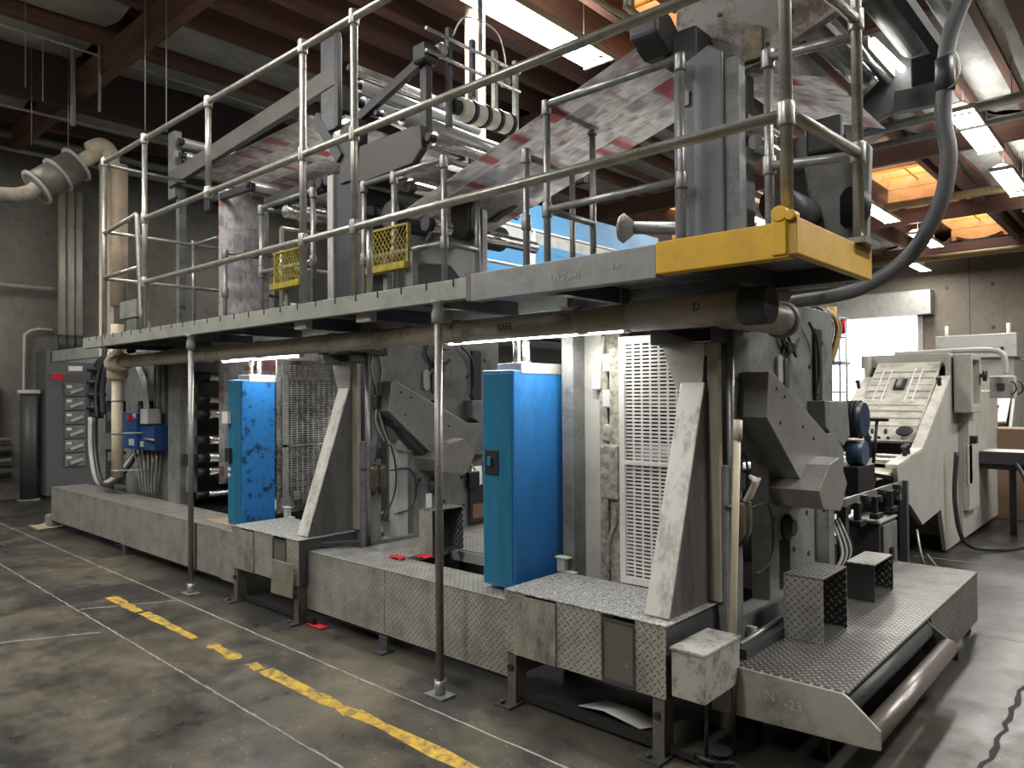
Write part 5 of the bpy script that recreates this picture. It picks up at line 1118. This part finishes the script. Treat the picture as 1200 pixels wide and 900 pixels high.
MB().box(-1.9, -1.7, 5.4, 5.7, 1.30, 1.5).build('block', GREYD, tw, .01)
# delivery conveyor
dc = thing('delivery_conveyor', 'low delivery conveyor with black rollers and clamps behind the step boxes', 'conveyor', (-1.9, 6.2, .2))
MB().beam((-1.70, 5.15, .84), (-1.70, 6.75, .83), .02, .055, (0, 0, 1)).build('side_rail', GALVD, dc, .003)
MB().beam((-2.35, 5.15, .84), (-2.35, 6.75, .83), .02, .055, (0, 0, 1)).build('side_rail', GALVD, dc, .003)
for k in range(6): 
    y = 5.35 + k * .25
    MB().cyl((-2.35, y, .78), (-1.68, y, .78), .03, 12).build('roller', BLACK, dc)
for k in range(3):
    y = 5.45 + k * .40
    m = MB(); m.box(-1.69, -1.65, y, y + .05, .66, .82); m.box(-1.69, -1.63, y - .04, y + .10, .66, .70); m.cyl((-1.62, y + .02, .84), (-1.62, y + .02, .88), .03, 10); m.build('clamp', BLACK, dc, .004)
MB().box(-1.72, -1.66, 6.72, 6.78, 0, .86).build('leg', paint('slate_leg', (0.06, 0.075, 0.09), .4), dc, .003); MB().box(-2.37, -2.31, 6.72, 6.78, 0, .86).build('leg', GREYD, dc)
MB().box(-1.72, -1.66, 5.2, 5.26, 0, .82).build('leg', GREYD, dc)
MB().box(-2.6, -1.75, 6.0, 7.0, .90, .93).build('feed_board', paint('cream_feed_board', (0.70, 0.66, 0.52), .45, grime=.3), dc, .003)
MB().box(-2.5, -1.8, 7.1, 7.5, .92, .98).build('feed_board', GREYL, dc, .003)
ebx = thing('control_box', 'grey steel control box beside the low conveyor', 'electrical box', (-1.75, 5.95, .2))
MB().box(-1.86, -1.64, 5.88, 6.3, .18, .62).build('housing', GREYD, ebx, .008); MB().box(-1.635, -1.62, 5.92, 6.27, .2, .6).build('door', GREY, ebx, .004); MB().box(-1.87, -1.63, 5.86, 6.32, .62, .635).build('lid', GREYL, ebx, .003)
MB().box(-1.62, -1.60, 6.05, 6.12, .32, .42).build('latch', BLACK, ebx, .003)
MB().box(-1.84, -1.80, 5.9, 5.94, 0, .18).build('leg', BLACK, ebx); MB().box(-1.68, -1.64, 6.2, 6.24, 0, .18).build('leg', BLACK, ebx)
lv = thing('tee_lever', 'black upright lever with a flat tee handle', 'lever', (-1.68, 6.0, .95))
MB().cyl((-1.72, 6.0, .93), (-1.68, 6.0, 1.38), .012, 8).build('rod', BLACK, lv); MB().box(-1.76, -1.60, 5.98, 6.02, 1.375, 1.40).build('handle', BLACK, lv, .006); MB().beam((-1.72, 6.0, 1.1), (-1.76, 5.95, 1.35), .02, .04).build('side_lever', BLACK, lv)
MB().cyl((-1.72, 6.0, .9), (-1.72, 6.0, .95), .03, 10).build('base_knob', BLACK, lv); MB().beam((-1.72, 6.0, .97), (-1.60, 6.05, .95), .04, .03).build('base_block', BLACK, lv)

def inserter():
    t = thing('inserting_machine', 'beige inserting machine with sloped slotted panel and black handwheel', 'machine', (-2.1, 8.5, 0))
    # side plates
    side = [(6.60, .97), (7.42, 1.06), (8.56, 1.73), (8.56, 1.98), (9.0, 1.98), (9.0, .02), (8.3, .02), (8.1, .45), (7.4, .40), (7.0, .62), (6.7, .70)]
    MB().prism('x', side, -1.74, -1.70).build('side_plate', MACH, t, .004)
    MB().prism('x', side, -2.52, -2.48).build('side_plate', MACH, t, .004)
    MB().prism('x', [(6.60, .97), (7.42, 1.06), (8.56, 1.73), (8.56, 1.76), (7.41, 1.09), (6.60, 1.0)], -1.79, -1.695).build('edge_rail', MACHL, t, .002)
    MB().prism('x', [(6.60, .97), (7.42, 1.06), (8.56, 1.73), (8.56, 1.76), (7.41, 1.09), (6.60, 1.0)], -2.53, -2.42).build('edge_rail', MACHL, t, .002)
    # sloped panel
    a = Vector((-2.11, 7.62, 1.12)); b_ = Vector((-2.11, 8.72, 1.90))
    MB().beam(a, b_, .62, .03, (0, -.58, .8)).build('sloped_panel', MACHL, t, .004)
    d = (b_ - a).normalized(); nn = Vector((0, -d.z, d.y))
    for k in range(9):
        c = a + (b_ - a) * (.18 + .085 * k) + nn * .02
        mm = MB()
        if k in (4, 5, 6): mm.obox(c + Vector((-.2, 0, 0)), (.09, .008, .003), (1, 0, 0), d, nn); mm.obox(c + Vector((.2, 0, 0)), (.09, .008, .003), (1, 0, 0), d, nn)
        else: mm.obox(c, (.29, .008 if k % 3 else .02, .004), (1, 0, 0), d, nn)
        mm.build('slide_bar', (MACHL, GREYL, MACH)[k % 3], t)
    for x in (-2.32, -2.24, -2.02, -1.95):
        MB().obox(Vector((x, 0, 0)) + Vector((0, a.y, a.z)) + (b_ - a) * .68 + nn * .022, (.008, .30, .004), (1, 0, 0), d, nn).build('guide_strip', PAPER, t)
    c = a + (b_ - a) * .68 + nn * .03
    MB().obox(c, (.055, .09, .004), (1, 0, 0), d, nn).build('window_slot', BLACK, t); MB().obox(c + nn * .02, (.02, .07, .02), (1, .3, 0), d, nn).build('gripper', GALV, t)
    for x in (-2.2, -2.08): MB().obox(Vector((x, a.y, a.z)) + d * .12 + nn * .03, (.01, .02, .02), (1, 0, 0), d, nn).build('knob', BLACK, t)
    for x in (-2.28, -2.2, -2.12, -2.04): MB().obox(Vector((x, a.y, a.z)) + d * .03 + nn * .025, (.012, .008, .012), (1, 0, 0), d, nn).build('push_button', BLACK if x != -2.28 else RED, t)
    hw = MB().lathe(Vector((-1.90, a.y, a.z)) + d * .08 + nn * .03, nn, [(0, .02), (.03, .02), (.03, .06), (.045, .075), (.06, .06), (.062, .02)], 22).build('handwheel', BLACK, t)
    for (x, y, z) in ((-1.74, 8.30, 1.68), (-2.47, 8.20, 1.66), (-1.74, 7.1, 1.08), (-1.74, 7.0, 1.07)): MB().lathe((x, y, z - .02), (0, -.4, .9), [(0, .02), (.06, .02), (.07, .03), (.09, .02)], 10).build('knob', BLACK, t)
    MB().box(-2.50, -1.72, 7.1, 7.7, .85, 1.0).build('feed_bed', GREYD, t, .006)
    for k in range(3): MB().cyl((-2.48, 6.9 + k * .2, 1.0), (-1.74, 6.9 + k * .2, 1.0), .03, 12).build('roller', (STEEL, BLACK, MACHL)[k], t)
    MB().box(-2.6, -1.74, 8.72, 8.95, 1.86, 2.0).build('head_box', MACH, t, .006)
    MB().box(-2.6, -1.66, 8.9, 11.0, .05, 1.60).build('rear_body', MACH, t, .01)
    MB().box(-1.66, -1.60, 8.9, 9.4, .35, 1.50).build('side_door', GREYL, t, .006)
    w = MB().frame('x', [(8.62, 1.38), (9.12, 1.38), (9.12, 1.98), (8.62, 1.98)], [(8.70, 1.46), (9.06, 1.46), (9.06, 1.92), (8.70, 1.92)], -1.68, -1.52).build('window_box', MACH, t, .01)
    MB().box(-1.60, -1.59, 8.68, 9.08, 1.44, 1.94).build('window_pane', paint('reflecting_pane', (0.55, 0.45, 0.38), .1, grime=.5, dirt=(.2, .25, .3)), w)
    MB().lathe((-1.52, 9.05, 1.76), (1, 0, 0), [(0, .02), (.03, .02), (.03, .06), (.06, .06)], 14).build('star_knob', BLACK, t)
    MB().box(-1.62, -1.54, 8.92, 9.02, 1.05, 1.13).build('plug_socket', BLACK, t, .006)
    MB().box(-1.62, -1.60, 8.88, 9.06, .62, 1.04).build('slim_panel', GREYL, t, .01)
    MB().tube(smooth_path([(-2.4, 9.3, 2.03), (-1.9, 9.3, 2.04), (-1.5, 9.3, 2.04), (-1.36, 9.3, 2.0), (-1.33, 9.3, 1.9), (-1.33, 9.3, 1.78)], 6), .03, 12).build('air_pipe', GREYL, t)
    MB().box(-2.45, -1.6, 8.96, 9.3, 1.62, 1.98).build('top_box', GREY, t, .01)
    bx = MB().box(-1.5, -1.27, 9.45, 9.6, 1.52, 1.76).build('control_box', GREYL, t, .01)
    MB().box(-1.43, -1.36, 9.44, 9.45, 1.6, 1.68).build('display', GREYD, bx)
    for x in (-1.30, -1.24): MB().tube(smooth_path([(x, 9.42, 1.7), (x + .04, 9.38, 1.68), (x + .05, 9.38, 1.6), (x, 9.42, 1.56)], 4), .008, 8).build('pull_handle', BLACK, bx)
    for y in (6.9, 8.8): MB().cyl((-1.72, y, 0), (-1.72, y, .62 if y < 8 else .1), .02, 8).build('leg', GREYD, t)
    MB().tube(smooth_path([(-1.72, 7.6, .1), (-1.62, 7.5, .02), (-1.55, 7.3, .02), (-1.6, 7.0, .12), (-1.68, 7.1, .4)], 5), .012, 8).build('cable', GALV, t)
    return t
inserter()
tb = thing('side_conveyor', 'dark framed conveyor table running off to the right', 'conveyor', (-1.2, 10, 0))
MB().box(-1.65, 0.6, 9.75, 10.25, .86, .92).build('bed', GREYL, tb, .006); MB().box(-1.65, 0.6, 9.72, 9.75, .78, .92).build('side_rail', GREYD, tb, .003); MB().box(-1.65, 0.6, 9.75, 10.25, .72, .86).build('under_tray', BLACK, tb, .003)
for x in (-1.35, -.2, .5): MB().box(x - .03, x + .03, 9.78, 9.84, 0, .78).build('leg', BLACK, tb)
cbn = MB(); cbn.box(-1.9, -1.35, 10.9, 11.5, 0, 1.13); cbn.build('cardboard_gaylord', CARD, None, .01, label='tall brown cardboard bin behind the conveyor table', label_cat='box')
MB().box(-1.2, -.6, 12.2, 12.8, 0, 1.0).build('cardboard_gaylord', CARD, None, .01, label='brown cardboard bin at the right edge beyond the conveyor', label_cat='box')
hs = thing('floor_cable', 'black cable looping onto the floor beside the cardboard bin', 'cable', (-1.3, 8.8, 0))
MB().tube(smooth_path([(-1.60, 8.3, 1.0), (-1.62, 8.3, .5), (-1.55, 8.4, .1), (-1.3, 8.7, .025), (-1.15, 9.1, .03), (-1.15, 9.4, .2), (-1.2, 9.6, .6), (-1.3, 9.7, .8)], 8), .022, 10).build('cable', RUBBER, hs)
im = thing('second_inserting_machine', 'second beige machine farther back with slatted top and slanted bed', 'machine', (-2, 13.3, 0))
MB().box(-2.7, -1.75, 13.0, 14.6, .0, 2.1).build('body', MACH, im, .01)
MB().box(-2.75, -1.7, 12.9, 13.6, 2.1, 2.45).build('top_hood', GREYL, im, .01)
m = MB()
for k in range(8): m.box(-2.6 + k * .1, -2.56 + k * .1, 12.88, 12.9, 2.18, 2.25)
m.build('vent_slot', BLACK, im)
MB().beam((-2.15, 12.4, 1.15), (-2.15, 13.0, 1.6), .75, .04, (0, -.6, .8)).build('slanted_bed', MACHL, im, .004)
MB().prism('x', [(12.2, .9), (12.5, 1.1), (13.0, 1.7), (13.0, .1), (12.3, .1)], -1.76, -1.72).build('side_plate', MACH, im, .004)
MB().prism('x', [(12.2, .9), (12.5, 1.1), (13.0, 1.7), (13.0, .1), (12.3, .1)], -2.6, -2.56).build('side_plate', MACH, im, .004)
for k in range(4): MB().cyl((-2.56, 12.25 + k * .1, .95 + k * .03), (-1.76, 12.25 + k * .1, .95 + k * .03), .03, 10).build('roller', (BLACK, STEEL)[k % 2], im)
for x in (-2.6, -1.8): MB().cyl((x, 12.95, 2.1), (x, 12.95, 2.6), .03, 8).build('post', GALV, im)
MB().lathe((-1.95, 12.6, 1.35), (0, -.6, .8), [(0, .05), (.03, .07), (.05, .05)], 14).build('handwheel', BLACK, im)

# ------------------------------------------------------------------ left wall equipment
sg = thing('switchgear_cabinet', 'tall dark grey switchgear cabinet with a column of breaker handles', 'electrical cabinet', (-13.3, 4.0, 0))
MB().box(-13.65, -13.1, 3.67, 4.75, .06, 2.34).build('body', paint('switchgear_grey', (0.105, 0.108, 0.11), .45, 0, grime=.3, scale=2), sg, .01)
MB().box(-13.65, -13.12, 3.69, 4.73, 0, .06).build('plinth', BLACK, sg)
for k in range(6):
    z = 1.62 - k * .225
    b = MB().box(-13.1, -13.08, 3.93, 4.22, z, z + .20).build('breaker_panel', GREY, sg, .006)
    MB().beam((-13.06, 4.0, z + .05), (-13.03, 4.17, z + .12), .03, .045).build('breaker_handle', GREYL, b, .004); MB().box(-13.08, -13.075, 3.95, 4.02, z + .13, z + .17).build('label_plate', WHITE, b)
MB().box(-13.1, -13.09, 3.98, 4.18, 2.02, 2.10).build('label_plate', WHITE, sg)
MB().box(-13.1, -13.09, 3.74, 3.92, 1.88, 1.97).build('label_plate', RED, sg, label='red warning label')
MB().box(-13.1, -13.09, 3.78, 4.5, 2.20, 2.27).build('nameplate', BLACK, sg); text('lettering', 'Cutler-Hammer', .07, sg, WHITE, (-13.088, 3.80, 2.21), (0, 1, 0), (0, 0, 1))
bl = thing('dust_bollard', 'dark round pipe bollard with a flat cap left of the switchgear', 'bollard', (-13.1, 3.5, 0))
MB().cyl((-13.25, 3.48, .02), (-13.25, 3.48, 1.66), .12, 20).build('tube', GREYD, bl); MB().cyl((-13.25, 3.48, 1.66), (-13.25, 3.48, 1.72), .16, 20).build('cap', GREYL, bl, .005); MB().cyl((-13.25, 3.48, 0), (-13.25, 3.48, .03), .16, 20).build('base_plate', GREY, bl)
wb = thing('blue_wall_box', 'blue panel on the wall cut off by the left picture edge', 'panel', (-13.5, 3.0, 1.0))
MB().box(-13.68, -13.45, 2.7, 3.12, 1.05, 1.85).build('housing', BLUE, wb, .01)
for k in range(4): MB().cyl((-13.45, 3.05, 1.2 + k * .14), (-13.43, 3.05, 1.2 + k * .14), .03, 12).build('dial', WHITE, wb)
for i, (y, r_) in enumerate(((3.99, .055), (4.12, .055), (4.24, .055))):
    t = thing('wall_conduit', ('leftmost', 'middle', 'rightmost')[i] + ' of the three cream conduits rising from the switchgear', 'conduit', (-13.45, y, 2.3), 'vertical conduits above the switchgear')
    MB().cyl((-13.45, y, 2.34), (-13.45, y, 5.0), r_, 14).build('pipe', CONDUIT, t); MB().cyl((-13.45, y, 2.34), (-13.45, y, 2.62), r_ * 1.03, 14).build('base_sleeve', GREYD, t)
for i, (z, r_, ya, yb, lab) in enumerate(((5.72, .07, -2, 6.5, 'thick upper pipe running level along the left wall'), (5.5, .04, -2, 6.5, 'thin pipe just below the thick pipe on the left wall'), (3.36, .03, -2, 3.95, 'thin conduit crossing the left wall at mid height'))):
    t = thing('wall_pipe', lab, 'pipe', (-13.5, 2, z)); MB().cyl((-13.5, ya, z), (-13.5, yb, z), r_, 12).build('pipe', CONDUIT, t)
    for y in (0, 2.6, 5.2):
        if y < yb: MB().box(-13.7, -13.5, y, y + .04, z - .02, z + .02).build('bracket', GREYD, t)
for i, z in enumerate((.95, .80, .62, .45)):
    t = thing('wall_pipe', ('topmost', 'second', 'third', 'lowest')[i] + ' of four low horizontal pipes at the left picture edge', 'pipe', (-13.5, 2, z), 'low pipes on the left wall'); MB().cyl((-13.5, -1, z), (-13.5, 3.3, z), .035 + .02 * (i % 2), 12).build('pipe', CONDUIT if i % 2 == 0 else GREY, t)
    MB().box(-13.7, -13.5, 1.0, 1.04, z - .02, z + .02).build('bracket', GREYD, t); MB().box(-13.7, -13.5, 3.0, 3.04, z - .02, z + .02).build('bracket', GREYD, t)
t = thing('wall_conduit', 'thin hooped conduit arching down left of the switchgear', 'conduit', (-13.4, 3.4, 0)); MB().tube(smooth_path([(-13.6, 3.50, .5), (-13.6, 3.50, 2.4), (-13.6, 3.53, 2.62), (-13.6, 3.68, 2.70), (-13.6, 3.9, 2.70)], 8), .02, 10).build('pipe', GREYL, t)

# ------------------------------------------------------------------ overhead pipes and ceiling lights
for (y, z, x0, x1, r_, mt, lab) in ((11.3, 5.35, -6, 3, .07, GALV, 'grey overhead pipe crossing in front of the big hose'), (11.9, 5.3, -5, 3, .05, GALVD, 'thin dark overhead pipe behind the grey one'),
                                  (16.2, 5.35, -7, 3, .08, paint('yellowed_pipe', (0.55, 0.42, 0.2), .5), 'yellowed overhead pipe below the nearer skylight'), (23.3, 5.35, -9, 3, .09, paint('yellowed_pipe', (0.55, 0.42, 0.2), .5), 'yellowed overhead pipe near the back wall')):
    t = thing('overhead_pipe', lab, 'pipe', ((x0 + x1) / 2, y, z)); MB().cyl((x0, y, z), (x1, y, z), r_, 12).build('pipe', mt, t)
    for x in (x0 + 1, (x0 + x1) / 2, x1 - 1): MB().cyl((x, y, z), (x, y, 6.25), .008, 6).build('hanger_rod', GALVD, t)
t = thing('overhead_pipe', 'thin cream pipe running beside the big ceiling light at top centre', 'pipe', (-4, 6, 5.5)); MB().tube([(-4.25, 3.5, 5.4), (-4.05, 6.4, 5.4)], .03, 10).build('pipe', CREAM, t); MB().cyl((-4.05, 6.35, 5.4), (-4.05, 6.35, 6.2), .03, 10).build('drop', CREAM, t); MB().tube([(-3.9, 6.0, 5.35), (-3.85, 7.6, 5.3)], .03, 10).build('branch', CREAM, t); MB().cyl((-3.9, 6.02, 5.35), (-3.9, 6.02, 6.29), .025, 10).build('drop', WHITE, t)
for (x, y, z0, r_, lab) in ((-9.6, 3.25, 5.05, .018, 'pale hanger rod above the round duct elbow'), (-10.05, 3.1, 4.95, .03, 'square strut hanging beside the pale rod'), (-8.0, 3.15, 4.4, .006, 'left thin wire hanging above the far roller nest'), (-7.6, 3.2, 4.3, .006, 'right thin wire hanging above the far roller nest'), (-9.6, 2.65, 5.0, .006, 'thin wire hanging at the top left corner'), (-9.3, 2.4, 5.0, .005, 'thin wire left of its neighbour in the top left corner')):
    MB().cyl((x, y, z0), (x, y, 6.2), r_, 8).build('hanger_rod', CONDUIT, None, label=lab, label_cat='rod')
t = thing('overhead_conduit', 'thin dark conduit sagging across the upper left ceiling', 'conduit', (-11, 3, 5.4)); MB().tube([(-11.0, .5, 5.3), (-11.0, 5.9, 5.35)], .02, 8).build('pipe', GREYL, t)
for y in (1.5, 4.5): MB().cyl((-11.0, y, 5.3), (-11.0, y, 6.0), .006, 6).build('hanger_wire', GALVD, t)
t = thing('overhead_conduit', 'second thin conduit along the upper left ceiling', 'conduit', (-10, 3, 5.6)); MB().tube([(-9.6, .5, 5.75), (-9.6, 6.5, 5.7)], .015, 8).build('pipe', GREYL, t)

NL = [0]
def ceiling_light(x, y, z, ln, power, label, tubes=True, wdt=.34):
    t = thing('ceiling_light', label, 'ceiling light', (x, y, z), 'fluorescent ceiling lights')
    if x < -4 and y < 2: power = 45
    MB().prism('y', [(x - wdt / 2, z), (x - .05, z + .09), (x + .05, z + .09), (x + wdt / 2, z), (x + wdt / 2 - .008, z), (x + .045, z + .075), (x - .045, z + .075), (x - wdt / 2 + .008, z)], y, y + ln).build('reflector', WHITE, t)
    MB().box(x + wdt / 2, x + wdt / 2 + .015, y, y + ln, z - .04, z + .03).build('side_trim', CREAM, t)
    for k in range(4):
        xx = x - wdt / 2 + wdt * (k + .5) / 4
        MB().cyl((xx, y + .03, z - .01), (xx, y + ln - .03, z - .01), .016, 8).build('tube', TUBEC, t)
    for yy in (y, y + ln - .03): MB().box(x - wdt / 2, x + wdt / 2, yy, yy + .03, z - .03, z + .03).build('end_cap', WHITE, t)
    for yy in (y + .3, y + ln - .3): MB().cyl((x, yy, z + .09), (x, yy, 6.2), .005, 6).build('hanger_wire', GALVD, t)
    ld_ = bpy.data.lights.new('lamp_light', 'AREA'); ld_.shape = 'RECTANGLE'; ld_.size = wdt; ld_.size_y = ln; ld_.energy = power; ld_.color = (1, .97, .93)
    lo = bpy.data.objects.new('lamp_light', ld_); COL.objects.link(lo); lo.parent = t; lo.location = (0, ln / 2, -.045)
    lu = bpy.data.lights.new('added_uplight', 'AREA'); lu.shape = 'RECTANGLE'; lu.size = .1; lu.size_y = ln; lu.energy = power * .13; lu.color = (1, .97, .93)  # upward lamp added above the closed reflector to brighten the ceiling
    lp = bpy.data.objects.new('added_uplight', lu); COL.objects.link(lp); lp.parent = t; lp.location = (0, ln / 2, .11); lp.rotation_euler = (PI, 0, 0)
P_ = 90
ceiling_light(-4.72, 4.45, 5.3, 2.3, P_, 'big bright ceiling light at top centre above the ringed roller', wdt=.42)
ceiling_light(-2.05, 11.05, 5.3, 2.3, P_, 'bright ceiling light right of the big hose, nearer one')
ceiling_light(-2.1, 14.5, 5.3, 2.2, P_, 'bright ceiling light at the right edge behind the nearer one')
ceiling_light(-4.6, 12.5, 5.3, 2.0, P_, 'ceiling light seen between the rail posts above the yellow end')
ceiling_light(-4.5, 15.2, 5.3, 2.2, P_, 'ceiling light just right of the end rail post')
ceiling_light(-4.45, 19.0, 5.3, 2.2, P_, 'ceiling light close to the hose bend')
ceiling_light(-6.6, 14.2, 5.3, 2.0, P_, 'ceiling light low behind the black drum')
ceiling_light(-5.6, 23.2, 5.3, 2.0, P_ * .5, 'most distant ceiling light near the back wall')
ceiling_light(-2.1, 18.2, 5.3, 2.2, P_, 'added ceiling light partly beyond the right edge, brightening the right side')  # extra fixture added to brighten the right side of the hall
ceiling_light(-9.8, 8.3, 5.3, 2.0, P_, 'unseen ceiling light added behind the upper rollers')  # added lamp, kept out of sight behind the rollers
ceiling_light(-9.5, 18.0, 5.3, 2.2, P_, 'far ceiling light behind the blue hood')
# unseen lamps added behind and beside the camera to brighten the hall
for (x, y) in ((-7.1, -.7), (-4.7, .2), (-10.5, -1.0), (1.5, 3.5), (-2.0, -3.2), (-6.5, -3.5), (4.2, 7.5), (1.5, 8.5), (-9.5, -2.5)):
    ceiling_light(x, y, 5.3, 2.3, P_ * 1.3, 'added ceiling light outside the picture, brightening the hall')
